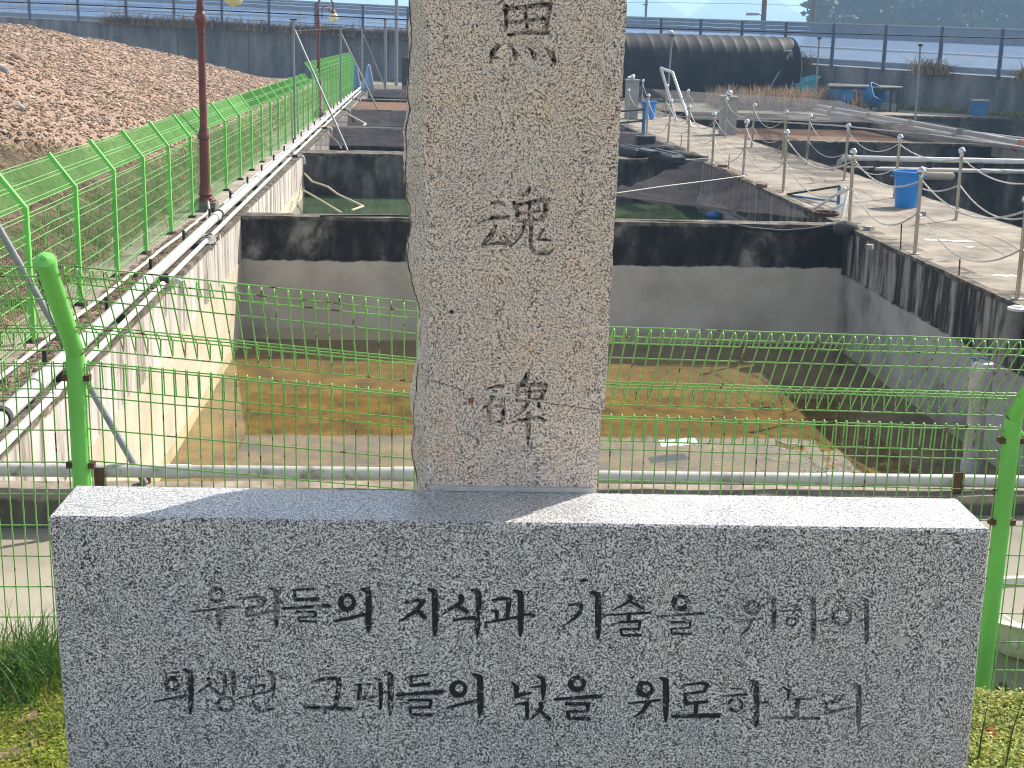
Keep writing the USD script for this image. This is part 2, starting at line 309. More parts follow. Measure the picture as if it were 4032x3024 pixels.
mat('barrier_pane', {'t': ('transparent_bsdf', {'color': (.70, .78, .88)}), 'd': ('diffuse_bsdf', {'color': (.40, .50, .66)}), 'tr': ('translucent_bsdf', {'color': (.42, .52, .68)}), 'm1': ('mix_closure', {'fac': .5}),
    'gl': ('glossy_bsdf', {'roughness': .1}), 'm2': ('mix_closure', {'fac': .42}), 'fr': ('fresnel', {'IOR': 1.3}), 'm3': ('mix_closure', {})},
    [('d.BSDF', 'm1.closure1'), ('tr.BSDF', 'm1.closure2'), ('t.BSDF', 'm2.closure1'), ('m1.closure', 'm2.closure2'), ('fr.fac', 'm3.fac'), ('m2.closure', 'm3.closure1'), ('gl.BSDF', 'm3.closure2')], 'm3.closure')
flat('asphalt', (.055, .055, .058), .9)
flat('rail_steel', (.45, .46, .48), .5, metallic=.4)
flat('cable_black', (.012, .012, .012), .6)
flat('cone_red', (.55, .06, .04), .5)
flat('pole_concrete', (.16, .15, .13), .9)
flat('rope_white', (.52, .50, .46), .9)
flat('rope_tan', (.42, .36, .27), .9)
flat('hose_black', (.012, .012, .014), .5)
flat('orange_cap', (.5, .12, .04), .6)
def netmat(name, c, alpha, sc):
    mat(name, {'g': ('geometry', {}), 'n': ('noise_texture', {'scale': 1.5, 'detail': 4}), 'r': ('map_range', {'from_min': .35, 'from_max': .65, 'to_min': alpha-.12, 'to_max': alpha+.12, 'clamp': True}),
        'w1': ('wave_texture', {'scale': sc, 'bands_direction': 'x'}), 'w2': ('wave_texture', {'scale': sc, 'bands_direction': 'y'}), 'mxw': ('math', {'math_type': 'maximum'}), 'p': ('math', {'math_type': 'power', 'value2': 3.0}), 'ml': ('math', {'math_type': 'multiply_add', 'value2': .18}),
        't': ('transparent_bsdf', {'color': (1, 1, 1)}), 'd': ('diffuse_bsdf', {'color': c}), 'm': ('mix_closure', {})},
        [('g.position', 'n.vector'), ('n.fac', 'r.value'), ('g.position', 'w1.vector'), ('g.position', 'w2.vector'), ('w1.fac', 'mxw.value1'), ('w2.fac', 'mxw.value2'), ('mxw.value', 'p.value1'), ('p.value', 'ml.value1'), ('r.result', 'ml.value3'),
         ('ml.value', 'm.fac'), ('t.BSDF', 'm.closure1'), ('d.BSDF', 'm.closure2')], 'm.closure')
netmat('net_dark', (.07, .065, .07), .36, 9)
netmat('net_grey', (.13, .125, .125), .40, 5)
# earth and plants
plain('gravel_earth', [(.28, (.13, .085, .06)), (.42, (.29, .195, .14)), (.56, (.41, .285, .21)), (.72, (.54, .40, .31))], 9, .95, detail=10, nrough=.78, bump=1, bscale=22, bdist=.06)
plain('dry_ground', [(.30, (.03, .025, .012)), (.42, (.085, .06, .035)), (.54, (.15, .105, .065)), (.66, (.09, .11, .035))], 3, .95, detail=9, nrough=.75, bump=1, bscale=14, bdist=.05)
plain('soil', [(.3, (.05, .045, .02)), (.5, (.13, .12, .05)), (.7, (.24, .20, .11))], 12, .95, bump=1, bscale=40, bdist=.02)
plain('ground_far', [(.3, (.14, .125, .09)), (.6, (.22, .2, .15)), (.75, (.16, .18, .09))], .4, .95)
plain('hill_green', [(.3, (.035, .05, .03)), (.7, (.07, .085, .05))], .2, .95)
def leafmat(name, ramp, trans=.35, rough=.5):
    mat(name, {'oi': ('object_info', {}), 'g': ('geometry', {}), 'n': ('noise_texture', {'scale': 9, 'detail': 3}), 'ra': ('math', {'math_type': 'add'}), 'fr': ('math', {'math_type': 'fraction'}),
        'ad': ('math', {'math_type': 'multiply', 'value2': .4}), 'sb': ('math', {'math_type': 'multiply_add', 'value2': .6}),
        'r': ('rgb_ramp', {'ramp': ramp}), 'p': ('principled_bsdf', {'roughness': rough}), 't': ('translucent_bsdf', {}), 'm': ('mix_closure', {'fac': trans})},
        [('g.position', 'n.vector'), ('oi.random', 'ra.value1'), ('g.random_per_island', 'ra.value2'), ('ra.value', 'fr.value1'), ('n.fac', 'ad.value1'), ('fr.value', 'sb.value1'), ('ad.value', 'sb.value3'), ('sb.value', 'r.fac'),
         ('r.color', 'p.base_color'), ('r.color', 't.color'), ('p.BSDF', 'm.closure1'), ('t.BSDF', 'm.closure2')], 'm.closure')
leafmat('leaf_bright', [(.2, (.24, .32, .03)), (.5, (.42, .48, .06)), (.8, (.60, .58, .14))], .5)
leafmat('blade_green', [(.2, (.05, .13, .02)), (.5, (.09, .21, .03)), (.85, (.20, .32, .07))], .45)
leafmat('leaf_dry', [(.2, (.09, .05, .028)), (.5, (.20, .13, .08)), (.85, (.40, .32, .23))], .15, .8)
leafmat('reed_tan', [(.2, (.26, .16, .09)), (.5, (.48, .33, .20)), (.85, (.62, .48, .32))], .2, .8)
leafmat('stem_brown', [(.2, (.10, .07, .05)), (.5, (.20, .145, .10)), (.85, (.34, .26, .19))], .1, .85)
leafmat('pine_leaf', [(.2, (.02, .04, .018)), (.5, (.035, .065, .028)), (.85, (.07, .10, .045))], .15, .7)
leafmat('stone_mix', [(.12, (.10, .07, .05)), (.35, (.28, .185, .125)), (.6, (.42, .31, .225)), (.82, (.60, .50, .40)), (.95, (.74, .70, .64))], .0, .9)
plain('bark', [(.3, (.06, .045, .035)), (.7, (.12, .09, .07))], 10, .95)
plain('dry_leaf', [(.3, (.20, .12, .07)), (.7, (.38, .28, .2))], 30, .85)
plain('rust_leaf', [(.3, (.25, .06, .02)), (.7, (.42, .13, .04))], 30, .85)
plain('bag_film', [(.3, (.45, .62, .7)), (.7, (.72, .80, .84))], 12, .25)

# ================================================================ THE SETTING
def sheet(x0, x1, y0, y1, zf, nx=40, ny=40):
    X, Y = np.meshgrid(np.linspace(x0, x1, nx+1), np.linspace(y0, y1, ny+1), indexing='ij')
    Z = zf(X, Y) if callable(zf) else np.full_like(X, zf)
    return MB().grid(np.stack([X, Y, Z], -1))

# wide ground with an opening where the ponds lie
hole = unary_union([sg.box(-3.4, 7.13, 9, 66), sg.box(8.9, 7.13, 27, 50.5), sg.box(-14, -14, 14, 7.13)])
gpoly = sg.box(-1500, -600, 2000, 3200).difference(hole)
gv, gf = trimesh.creation.triangulate_polygon(gpoly, engine='earcut')
structure('ground', trimesh.Trimesh(np.c_[gv, np.full(len(gv), -.05)], gf, process=False), 'ground_far')

def lawn_z(X, Y):
    t = np.clip((X-1.5)/1.5, 0, 1); t = t*t*(3-2*t)
    drop = np.clip((Y-5.0)/.45, 0, 1); drop = drop*drop*(3-2*drop)
    P = np.stack([X, Y, np.zeros_like(X)], -1)
    pit = np.clip((X+1.22)/.06, 0, 1)*np.clip((2.0-X)/.06, 0, 1)*np.clip((4.62-Y)/.1, 0, 1)
    return -.13 - .10*t - .07*drop - .27*t*drop + .05*fb(P, 2.2, 5)
structure('lawn', sheet(-14, 14, -14, 5.62, lawn_z, 220, 220), 'soil', smooth=True)
def apron_z(X, Y):
    t = np.clip((X-1.2)/1.2, 0, 1); u = np.clip((7.0-Y)/1.1, 0, 1)
    return -.205 + t*(.09 - .40*u)
structure('pavement', sheet(-14, 14, 5.55, 7.16, apron_z, 90, 24), 'concrete_apron', smooth=True)

# decks and walkway round the ponds (the walls below are things of their own)
structure('walkway', rough_box((5.97, 7.15, -.12), (8.42, 57.5, .0), .22, .006, 3), 'concrete_walk')
structure('walkway_001', rough_box((-3.6, 7.15, -.25), (-2.68, 64, .0), .22, .007, 4), 'concrete_left')
structure('walkway_002', rough_box((15.2, 50.5, -.2), (27, 60, .0), .8, .006, 5), 'concrete_walk')
structure('walkway_003', rough_box((15.0, 18, -.3), (15.75, 50.6, .0), .5, .01, 6), 'concrete_left')

GW = 'concrete walls of the fish ponds'
def wall(lo, hi, m, label, amp=.010, seed=0, step=.16, ledge=None):
    p = thing('pond_wall', label, 'wall', group=GW)
    if ledge is None: part(p, 'wall_face', rough_box(lo, hi, step, amp, seed), m)
    else:
        ax, side, zl, d = ledge
        part(p, 'wall_face', rough_box((lo[0], lo[1], zl), hi, step, amp, seed), m)
        l2, h2 = list(lo), list(hi); h2[2] = zl+.004
        if side > 0: h2[ax] += d
        else: l2[ax] -= d
        part(p, 'wall_footing', rough_box(l2, h2, step, amp*.6, seed+1), m)
    return p
wall((-4.2, 7.13, -2.0), (8.5, 7.33, 0), 'wall_front', 'low weathered concrete wall across the near end of the front pond, carrying the long white pipe', seed=10)
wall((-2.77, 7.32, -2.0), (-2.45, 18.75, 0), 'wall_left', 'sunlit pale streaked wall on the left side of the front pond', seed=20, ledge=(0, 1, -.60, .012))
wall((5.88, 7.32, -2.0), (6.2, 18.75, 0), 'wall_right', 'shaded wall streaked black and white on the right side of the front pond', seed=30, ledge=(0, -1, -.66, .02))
wall((-2.77, 18.75, -2.0), (6.2, 19.12, 0), 'wall_back', 'blackened cross wall at the far end of the front pond with a pale lower half', seed=40, ledge=(1, -1, -.60, .018))
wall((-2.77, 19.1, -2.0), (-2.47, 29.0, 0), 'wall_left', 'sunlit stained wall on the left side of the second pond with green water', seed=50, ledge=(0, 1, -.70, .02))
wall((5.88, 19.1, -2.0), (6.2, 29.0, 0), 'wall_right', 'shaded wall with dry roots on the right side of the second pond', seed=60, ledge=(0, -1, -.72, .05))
wall((-2.77, 29.0, -2.0), (6.2, 29.8, 0), 'wall_dark', 'dark cross wall behind the green water of the second pond, with a pale top', seed=70, ledge=(1, -1, -.72, .05))
far_l = [(29.8, 37.2, .5), (37.7, 46.2, .5), (46.7, 53.7, .6), (54.3, 63.0, .7)]
nm = ['third', 'fourth', 'fifth', 'farthest']
for i, (a, b, w) in enumerate(far_l):
    wall((-2.77, a, -2.0), (-2.47, b, 0), 'wall_left', f'short visible stretch of left wall beside the {nm[i]} pond of the left row', seed=80+i*5, step=.4)
    wall((5.88, a, -2.0), (6.2, b, 0), 'wall_right', f'right wall under the walkway edge beside the {nm[i]} pond of the left row', seed=81+i*5, step=.4)
    wall((-2.77, b, -2.0), (6.2, b+w, 0), 'wall_dark', f'dark cross wall closing the {nm[i]} pond of the left row', seed=82+i*5, step=.3)
# right row of ponds beyond the walkway
wall((8.38, 7.3, -2.0), (8.5, 60, -.01), 'wall_dark', 'dark wall along the far edge of the walkway, under the outer row of steel posts', seed=120, step=.4)
rr = [(28.0, .5, 'dark cross wall under the two white pipes behind the big blue bucket'), (35.8, .5, 'dark cross wall in front of the brown water on the right'), (46.0, .6, 'dark cross wall behind the brown water on the right')]
for i, (yy, w, lb) in enumerate(rr): wall((8.5, yy, -2.0), (15.0, yy+w, 0), 'wall_dark', lb, seed=130+i*3, step=.25)
wall((15.02, 18, -2.0), (15.15, 50.4, -.02), 'wall_dark', 'long wall under the slanting double pipes on the right', seed=150, step=.4)
wall((15.75, 50.2, -2.0), (27, 50.55, .01), 'wall_dark', 'dark wall in the shade below the far deck with the blue tubs', seed=160, step=.3)

# floors and water
def floor1(X, Y):
    P = np.stack([X, Y, np.zeros_like(X)], -1)
    g = np.exp(-(((X-4.3)/1.25)**2 + ((Y-10.9)/1.5)**2))
    return -1.70 + .05*fb(P, 1.1, 8) + .30*g + .05*g*fb(P, 6, 9)
structure('pond_floor', sheet(-2.5, 5.95, 7.3, 18.8, floor1, 90, 110), 'algae_floor', smooth=True)
structure('water', sheet(-2.46, 5.9, 7.31, 18.77, -1.545, 8, 10), 'water_clear')
structure('pond_floor_001', sheet(-2.6, 27, 19.0, 64, -1.9, 2, 2), 'silt_floor')
structure('water_001', sheet(-2.48, 5.9, 19.1, 29.02, -.86, 8, 10), 'water_green')
structure('water_002', sheet(-2.48, 5.9, 29.7, 37.22, -.75, 4, 4), 'water_dark')
structure('water_003', sheet(-2.48, 5.9, 37.6, 46.22, -.62, 4, 4), 'water_dark')
structure('water_004', sheet(-2.48, 5.9, 46.6, 53.72, -.09, 4, 4), 'water_brown')
structure('water_005', sheet(-2.48, 5.9, 54.2, 63.02, -.5, 4, 4), 'water_dark')
structure('water_006', sheet(8.45, 15.05, 8, 28.02, -1.15, 4, 8), 'water_dark')
structure('water_007', sheet(8.45, 15.05, 28.4, 35.82, -.75, 4, 8), 'water_dark')
structure('water_008', sheet(8.45, 15.05, 36.2, 46.02, -.30, 4, 8), 'water_brown')
structure('water_009', sheet(8.45, 15.05, 46.5, 60, -.5, 4, 8), 'water_dark')
structure('water_010', sheet(15.1, 27, 18, 50.3, -1.0, 4, 8), 'water_dark')

# gravel mound
toe = [(-10, 16.5), (-5.9, 17.6), (-4.5, 20), (-3.75, 24), (-3.72, 29), (-3.7, 36), (-3.75, 50), (-4.4, 58), (-12, 66), (-45, 70), (-60, 30), (-30, 17)]
tpoly = sg.Polygon(toe)
def mound_z(X, Y):
    pts = shapely.points(X.ravel(), Y.ravel())
    d = shapely.distance(shapely.boundary(tpoly), pts)*np.where(shapely.contains(tpoly, pts), 1, -1)
    d = d.reshape(X.shape)
    cap = np.interp(Y, [22, 30, 38, 44, 52, 60], [2.52, 2.50, 2.35, 1.85, 1.0, .5]) + .05*np.clip(-X-9, 0, 8)*.3
    h = .42*np.clip(d, 0, 99)+.5*np.clip(d, 0, 1)*np.clip((30-Y)/6, 0, 1); k = .30
    h = -np.log(np.exp(-h/k) + np.exp(-cap/k))*k + .02
    P = np.stack([X, Y, X*0], -1)
    return np.where(d > 0, np.maximum(h, 0) + np.clip(d, 0, 1)*(.22*fb(P, .55, 21) + .12*fb(P, 2.5, 22)), -.1+d*.2)
nx, ny = 160, 240
X, Y = np.meshgrid(np.linspace(-40, -3.6, nx)**1, np.linspace(15.5, 66, ny), indexing='ij')
X = -3.6 - (np.linspace(1, 0, nx)[:, None]**1.6)*36 + 0*Y
structure('gravel_mound', MB().grid(np.stack([X, Y, mound_z(X, Y)], -1)), 'gravel_earth', smooth=True)
# strip of dry ground between the side fence and the mound
def strip_z(X, Y):
    P = np.stack([X, Y, X*0], -1)
    return .0 + .75*np.clip((-X-3.35)/2.2, 0, 1) + .15*fb(P, 1.1, 31) - np.clip(X+3.45, 0, 1)*2
structure('earth_bank', sheet(-26, -3.3, 6.5, 30, strip_z, 120, 130), 'dry_ground', smooth=True)

# rising road behind, its retaining wall line
BL = np.array([(24.0, 51.0), (20.5, 56.0), (17.0, 61.0), (13.6, 66.3), (10.3, 71.2), (6.5, 75), (2.5, 77.7), (-3, 80), (-10, 81.4), (-18, 82), (-27, 82.2), (-60, 83)])
BZ = np.interp(BL[:, 0][::-1], [-27, -10, 0, 10, 24], [2.95, 2.55, 2.25, 1.9, 1.42])[::-1]
BL0 = np.vstack([(36, 34), BL]); BZ0 = np.r_[1.0, BZ]
mb = MB(); rows = []
for d_, dz in ((.25, -.05), (3, .0), (14, .05), (60, -.3), (420, -1.0)):
    nrm = np.array([.55, .83])
    rows.append(np.c_[BL0 + nrm*d_, BZ0 + dz])
structure('road', MB().grid(np.array(rows)[:, ::-1]), 'asphalt')
p = thing('retaining_wall', 'long grey concrete retaining wall below the blue roadside barrier', 'wall')
for i in range(len(BL0)-1):
    a, b = BL0[i], BL0[i+1]; k = max(1, int(np.linalg.norm(b-a)/3.2))
    for j in range(k):
        q0, q1 = a+(b-a)*j/k, a+(b-a)*((j+1)/k-.004); h0, h1 = BZ0[i]+(BZ0[i+1]-BZ0[i])*j/k, BZ0[i]+(BZ0[i+1]-BZ0[i])*(j+1)/k
        nn = np.array([-(q1-q0)[1], (q1-q0)[0]]); nn /= np.linalg.norm(nn)
        if nn[1] < 0: nn = -nn
        P = [(*q0, -.3), (*q1, -.3), (*(q1+nn*.3), -.3), (*(q0+nn*.3), -.3), (*q0, h0-.05), (*q1, h1-.05), (*(q1+nn*.3), h1-.05), (*(q0+nn*.3), h0-.05)]
        part(p, 'wall_panel', MB().add(P, [(0,3,2,1),(4,5,6,7),(0,1,5,4),(1,2,6,5),(2,3,7,6),(3,0,4,7)]), 'retaining')

# hills
def hill(name, cx, cy, w, h, seed, d=180):
    a = np.linspace(-1.6, 1.6, 90); b = np.linspace(-1, 1, 14)
    A, B = np.meshgrid(a, b, indexing='ij')
    prof = np.exp(-A**2*1.7)*np.exp(-B**2*2)
    P = np.stack([cx+A*w, cy+B*d, 0*A], -1)
    P[..., 2] = h*prof*(1+.25*fb(P, .004, seed)) + 3.0*fb(P, .02, seed+1) - 3
    structure(name, MB().grid(P), 'hill_green', smooth=True)
hill('hill', 321, 2070, 102, 62, 3, 400); hill('hill_001', 476, 2100, 112, 82, 4, 400); hill('hill_002', 60, 2400, 260, 55, 6, 400); hill('hill_003', 900, 1900, 220, 74, 9, 400)

# ================================================================ THE MEMORIAL
KS = .80      # the stones stand this much nearer than first measured
A3, B3 = np.array([-1.27, 4.53])*KS, np.array([2.0, 4.42])*KS
L0 = np.linalg.norm(B3-A3); e2 = (B3-A3)/L0; E3 = np.array([*e2, 0]); N3 = np.array([e2[1], -e2[0], 0.0])   # along the front, and towards the viewer
TOP = CAMH-1.63*KS
A = np.array([*A3, TOP])
def fr(s, t, zz): return A*[1, 1, 0] + E3*s - N3*t + np.array([0, 0, zz])     # s along, t back, z up
def on_front(px, py, t=0.0):
    q = onplane(px, py, A - N3*t, N3); return np.array([(q-A)@E3, q[2]])
bl, br = on_front(268, 3024), on_front(3810, 3024)
def edge_s(zz, c, s0): return s0 + (c[0]-s0)*(TOP-zz)/(TOP-c[1])
ZB = -.22
corners = []
for s_top, s_bot in ((0, edge_s(ZB, bl, 0)), (L0, edge_s(ZB, br, L0))):
    sg_ = 1 if s_top == 0 else -1
    for t in (0, .34*KS):
        tt = 1 if t == 0 else -1; c = .007
        corners += [fr(s_top+sg_*c, t+tt*c, TOP), fr(s_top, t+tt*c, TOP-c), fr(s_top+sg_*c, t, TOP-c), fr(s_bot, t+tt*c, ZB), fr(s_bot+sg_*c, t, ZB)]
block = manifold3d.Manifold.hull_points(np.array(corners))
rc = np.random.default_rng(5); chips = []
for k in range(70):
    e_ = rc.integers(4); u_ = rc.random()
    if e_ == 0: c_ = fr(L0*u_, 0, TOP)
    elif e_ == 1: c_ = fr(L0*u_, .34*KS, TOP)
    else:
        zz_ = ZB+(TOP-ZB)*(.3+.7*u_); c_ = fr(edge_s(zz_, bl, 0) if e_ == 2 else edge_s(zz_, br, L0), 0, zz_)
    r_ = rc.uniform(.004, .010); v_ = rc.normal(size=(10, 3)); v_ /= np.linalg.norm(v_, axis=1, keepdims=True)
    chips.append(manifold3d.Manifold.hull_points(c_+v_*r_*rc.uniform(.6, 1.3, (10, 1))*[1.6, .8, .9]))
block = block - manifold3d.Manifold.batch_boolean(chips, manifold3d.OpType.Add)

# carved writing: each syllable is a list of strokes (points, widths), in the units of an enlarged photograph
def spline(p, n=7):
    p = np.asarray(p, float)
    if len(p) < 3: return np.linspace(p[0], p[-1], n)
    q = np.vstack([2*p[0]-p[1], p, 2*p[-1]-p[-2]]); out = []
    for i in range(1, len(q)-2):
        t = np.linspace(0, 1, n, endpoint=False)[:, None]; a, b, c, d = q[i-1:i+3]
        out.append(.5*((2*b)+(-a+c)*t+(2*a-5*b+4*c-d)*t**2+(-a+3*b-3*c+d)*t**3))
    return np.vstack(out+[p[-1:]])
def stroke(p, w, curve=False):
    P = spline(p) if curve else np.vstack([np.linspace(p[i], p[i+1], 5)[:-1 if i < len(p)-2 else None] for i in range(len(p)-1)])
    ww = np.interp(np.linspace(0, 1, len(P)), np.linspace(0, 1, len(w)), w) if np.ndim(w) else np.full(len(P), w)
    c = [sg.Point(q).buffer(max(r, 2)/2, 5) for q, r in zip(P, ww)]
    return unary_union([unary_union([c[i], c[i+1]]).convex_hull for i in range(len(c)-1)])
def ring(cx, cy, rx, ry, w):
    a = np.linspace(0, 2*np.pi, 25)
    wv = w*(1+.25*np.cos(a-2.4))
    o = np.c_[cx+(rx+wv/2)*np.cos(a), cy+(ry+wv/2)*np.sin(a)]; i = np.c_[cx+np.maximum(rx-wv/2, 6)*np.cos(a), cy+np.maximum(ry-wv/2, 6)*np.sin(a)]
    return sg.Polygon(o, [i]).buffer(0)
V = lambda x, y0, y1, w=42, h=42: stroke([(x-h, y0-5), (x-5, y0+12), (x, y0+40), (x+2, (y0+y1)/2), (x, y1-50), (x-2, y1)], [w*.5, w*.9, w, w, w*.85, w*.3], True)   # the tall vertical with its brush head
Hh = lambda x0, y0, x1, y1, w=26: stroke([(x0, y0), ((x0+x1)/2, (y0+y1)/2), (x1, y1)], [w*.7, w*.85, w])
def riul(x0, y0, x1, y1, w=22, sl=0):
    ym = (y0+y1)/2
    return [stroke([(x0, y0), (x1, y0-sl), (x1-5, ym-3), (x0+8, ym+2), (x0+18, y1-4), (x1+4, y1-sl)], [w, w*1.1, w*.9, w*.8, w, w*1.1])]
C1, C2, C3 = (500, 2200, .5425), (1500, 2200, .5425), (2500, 2200, .4973)
TEXT = [
 (C1, 'faint', [ring(650, 262, 48, 46, 26), Hh(470, 385, 800, 350, 20), stroke([(668, 372), (670, 440), (668, 510)], [40, 40, 22])]),
 (C1, 'faint', [stroke([(830, 285), (950, 280), (1005, 300), (985, 342), (868, 362), (872, 412), (1060, 384)], [20, 26, 24, 16, 22, 26, 16]), V(1085, 222, 500, 40)]),
 (C1, 'worn', [Hh(1200, 228, 1365, 218, 20), stroke([(1215, 238), (1222, 300), (1385, 294)], [20, 24, 28]), Hh(1130, 362, 1465, 343, 28)] + riul(1232, 388, 1370, 458, 16)),
 (C1, 'black', [ring(1598, 318, 48, 52, 34), Hh(1510, 456, 1735, 404, 26), V(1752, 225, 535, 44, 46)]),
 (C2, 'black', [stroke([(170, 322), (250, 305), (315, 308)], [16, 22, 26]), stroke([(305, 312), (250, 380), (150, 450)], [34, 34, 12], True), stroke([(252, 372), (292, 400), (318, 432)], [22, 36, 30]), V(392, 228, 560, 44, 46)]),
 (C2, 'black', [stroke([(580, 276), (585, 310), (540, 345), (445, 405)], [40, 38, 26, 10], True), stroke([(548, 342), (595, 366), (622, 386)], [18, 34, 32]), V(708, 235, 425, 44, 46), stroke([(525, 448), (605, 434), (700, 432), (702, 490), (700, 548)], [18, 22, 36, 40, 22])]),
 (C2, 'black', [stroke([(812, 302), (895, 290), (930, 302), (918, 420)], [18, 26, 40, 28]), stroke([(802, 376), (842, 384), (842, 440)], [14, 26, 22]), Hh(758, 466, 1000, 424, 24), V(1014, 240, 565, 44, 46), stroke([(1015, 412), (1065, 402), (1108, 414)], [16, 22, 30])]),
 (C2, 'black', [stroke([(1365, 336), (1435, 330), (1455, 352), (1420, 420), (1330, 485)], [14, 26, 30, 26, 8], True), V(1576, 250, 582, 46, 46)]),
 (C2, 'black', [stroke([(1800, 268), (1818, 290), (1775, 328), (1690, 370)], [34, 30, 22, 8], True), stroke([(1800, 308), (1860, 340), (1905, 362)], [14, 26, 24]), Hh(1635, 411, 1955, 393, 18), stroke([(1800, 402), (1798, 448)], [30, 26])] + riul(1732, 462, 1880, 562, 20, 6)),
 (C3, 'worn', [ring(365, 347, 55, 50, 36), Hh(180, 456, 540, 434, 22)] + riul(278, 506, 440, 600, 18, 6)),
 (C3, 'faint', [ring(935, 387, 52, 48, 26), Hh(800, 502, 1010, 474, 16), stroke([(925, 495), (895, 555), (840, 605)], [22, 22, 8]), V(1100, 305, 575, 38)]),
 (C3, 'faint', [Hh(1190, 380, 1290, 366, 12), Hh(1150, 416, 1312, 404, 12), ring(1240, 500, 38, 32, 18), V(1412, 310, 662, 42, 38), Hh(1410, 497, 1500, 486, 16)]),
 (C3, 'faint', [ring(1640, 460, 72, 60, 22), Hh(1740, 352, 1805, 402, 14), Hh(1758, 496, 1822, 480, 16), V(1834, 320, 678, 38, 42)]),
 (C1, 'worn', [Hh(300, 832, 378, 822, 12), Hh(262, 864, 388, 854, 14), ring(328, 915, 46, 42, 26), Hh(200, 1038, 445, 990, 18), V(462, 812, 1130, 40, 50)]),
 (C1, 'faint', [stroke([(592, 872), (606, 898), (560, 940), (508, 976)], [28, 26, 18, 8], True), stroke([(592, 918), (625, 948), (660, 976)], [12, 24, 22]), stroke([(650, 815), (708, 842), (712, 900), (706, 985)], [14, 26, 28, 20]), V(774, 812, 990, 34, 34), Hh(712, 914, 765, 906, 14), ring(720, 1055, 58, 46, 24)]),
 (C1, 'faint', [Hh(845, 866, 990, 850, 14), stroke([(892, 868), (884, 930), (992, 918)], [14, 18, 20]), stroke([(922, 948), (912, 1005)], [16, 16]), Hh(815, 1012, 1058, 956, 16), V(1062, 822, 1010, 30, 40), stroke([(910, 1052), (965, 1112), (1060, 1086)], [16, 24, 18])]),
 (C1, 'worn', [stroke([(1345, 892), (1440, 870), (1535, 870), (1540, 905), (1530, 990), (1510, 1082)], [14, 24, 30, 40, 34, 30]), Hh(1290, 1080, 1620, 1092, 32)]),
 (C1, 'worn', [Hh(1650, 918, 1768, 912, 16), stroke([(1692, 920), (1684, 1015), (1810, 1000)], [30, 32, 16]), stroke([(1798, 868), (1838, 892), (1842, 980), (1840, 1090)], [16, 30, 32, 18]), Hh(1845, 974, 1905, 966, 16), V(1912, 830, 1135, 44, 48)]),
 (C2, 'black', [Hh(192, 862, 335, 844, 18), stroke([(222, 870), (218, 922), (348, 910)], [22, 26, 24]), Hh(115, 992, 440, 966, 32)] + riul(200, 1028, 362, 1136, 22)),
 (C2, 'black', [ring(565, 945, 48, 48, 34), Hh(482, 1082, 700, 1030, 26), V(720, 848, 1152, 46, 48)]),
 (C2, 'black', [stroke([(955, 902), (986, 935), (978, 1000), (1092, 974)], [24, 36, 34, 14]), Hh(1090, 937, 1172, 924, 14), V(1178, 860, 1028, 36, 42), stroke([(975, 1060), (1060, 1050), (1060, 1160)], [14, 26, 26]), stroke([(1158, 1052), (1166, 1082), (1090, 1165)], [32, 32, 12]), stroke([(1160, 1108), (1222, 1165)], [22, 34])]),
 (C2, 'black', [ring(1425, 908, 48, 44, 34), Hh(1262, 1022, 1592, 1000, 30)] + riul(1345, 1056, 1505, 1164, 26)),
 (C2, 'black', [ring(1920, 946, 48, 45, 32), Hh(1798, 1052, 2020, 1028, 20), stroke([(1945, 1040), (1905, 1105), (1838, 1152)], [36, 32, 8]), V(2068, 870, 1185, 42, 42)]),
 (C3, 'black', [stroke([(388, 1002), (530, 984), (575, 1000), (552, 1052), (395, 1074), (405, 1150), (575, 1134)], [14, 24, 30, 22, 22, 34, 24]), stroke([(490, 1145), (478, 1240)], [34, 34]), Hh(298, 1250, 660, 1244, 40)]),
 (C3, 'worn', [Hh(758, 1022, 842, 1034, 12), Hh(708, 1086, 885, 1077, 20), ring(798, 1158, 52, 46, 24), V(962, 975, 1335, 44, 40), Hh(965, 1146, 1055, 1138, 20)]),
 (C3, 'faint', [stroke([(1175, 1018), (1228, 1050), (1212, 1112), (1400, 1110)], [16, 24, 24, 14]), stroke([(1292, 1130), (1276, 1245)], [36, 36]), Hh(1092, 1258, 1460, 1266, 22)]),
 (C3, 'faint', [stroke([(1520, 1142), (1610, 1126), (1650, 1082)], [22, 24, 18]), stroke([(1518, 1146), (1512, 1222), (1720, 1176)], [26, 28, 14]), V(1772, 1000, 1342, 42, 52)]),
]
def prism(poly, t0, t1, tol, place):
    out = []
    for g in getattr(poly, 'geoms', [poly]):
        g = g.simplify(tol)
        if g.is_empty or g.area <= 0: continue
        m_ = trimesh.creation.extrude_polygon(g, t1-t0, engine='earcut'); v = np.array(m_.vertices)
        out.append(trimesh.Trimesh(np.array([place(a, b, t0+c) for a, b, c in v]), m_.faces, process=False))
    return out
def tomani(t): return manifold3d.Manifold(manifold3d.Mesh(np.asarray(t.vertices, np.float32), np.asarray(t.faces, np.uint32)))
def carve(body, polys, t, depth, place):
    cut = []
    for pl in polys:
        for t_ in prism(pl, -depth, .02, .0004, place):
            mf = tomani(t_)
            if mf.status() == manifold3d.Error.NoError: cut.append(mf)
    return body - manifold3d.Manifold.batch_boolean(cut, manifold3d.OpType.Add)
def map_poly(poly, crop, t=0.0):
    ox, oy, k = crop
    return shapely.transform(poly, lambda a: np.array([on_front(ox+q[0]*k, oy+q[1]*k, t) for q in a]))
front_place = lambda a, b, c: fr(a, -c, b)       # c towards the viewer
syll = [(w, map_poly(unary_union(st), crop).buffer(.0009)) for crop, w, st in TEXT]
carved = carve(block, [p for _, p in syll], 0, .007, front_place)
ins = thing('inscribed_stone', 'wide grey granite block carved with two lines of writing, before the tall stone', 'stone base')
part(ins, 'block', carved, 'granite_grey')
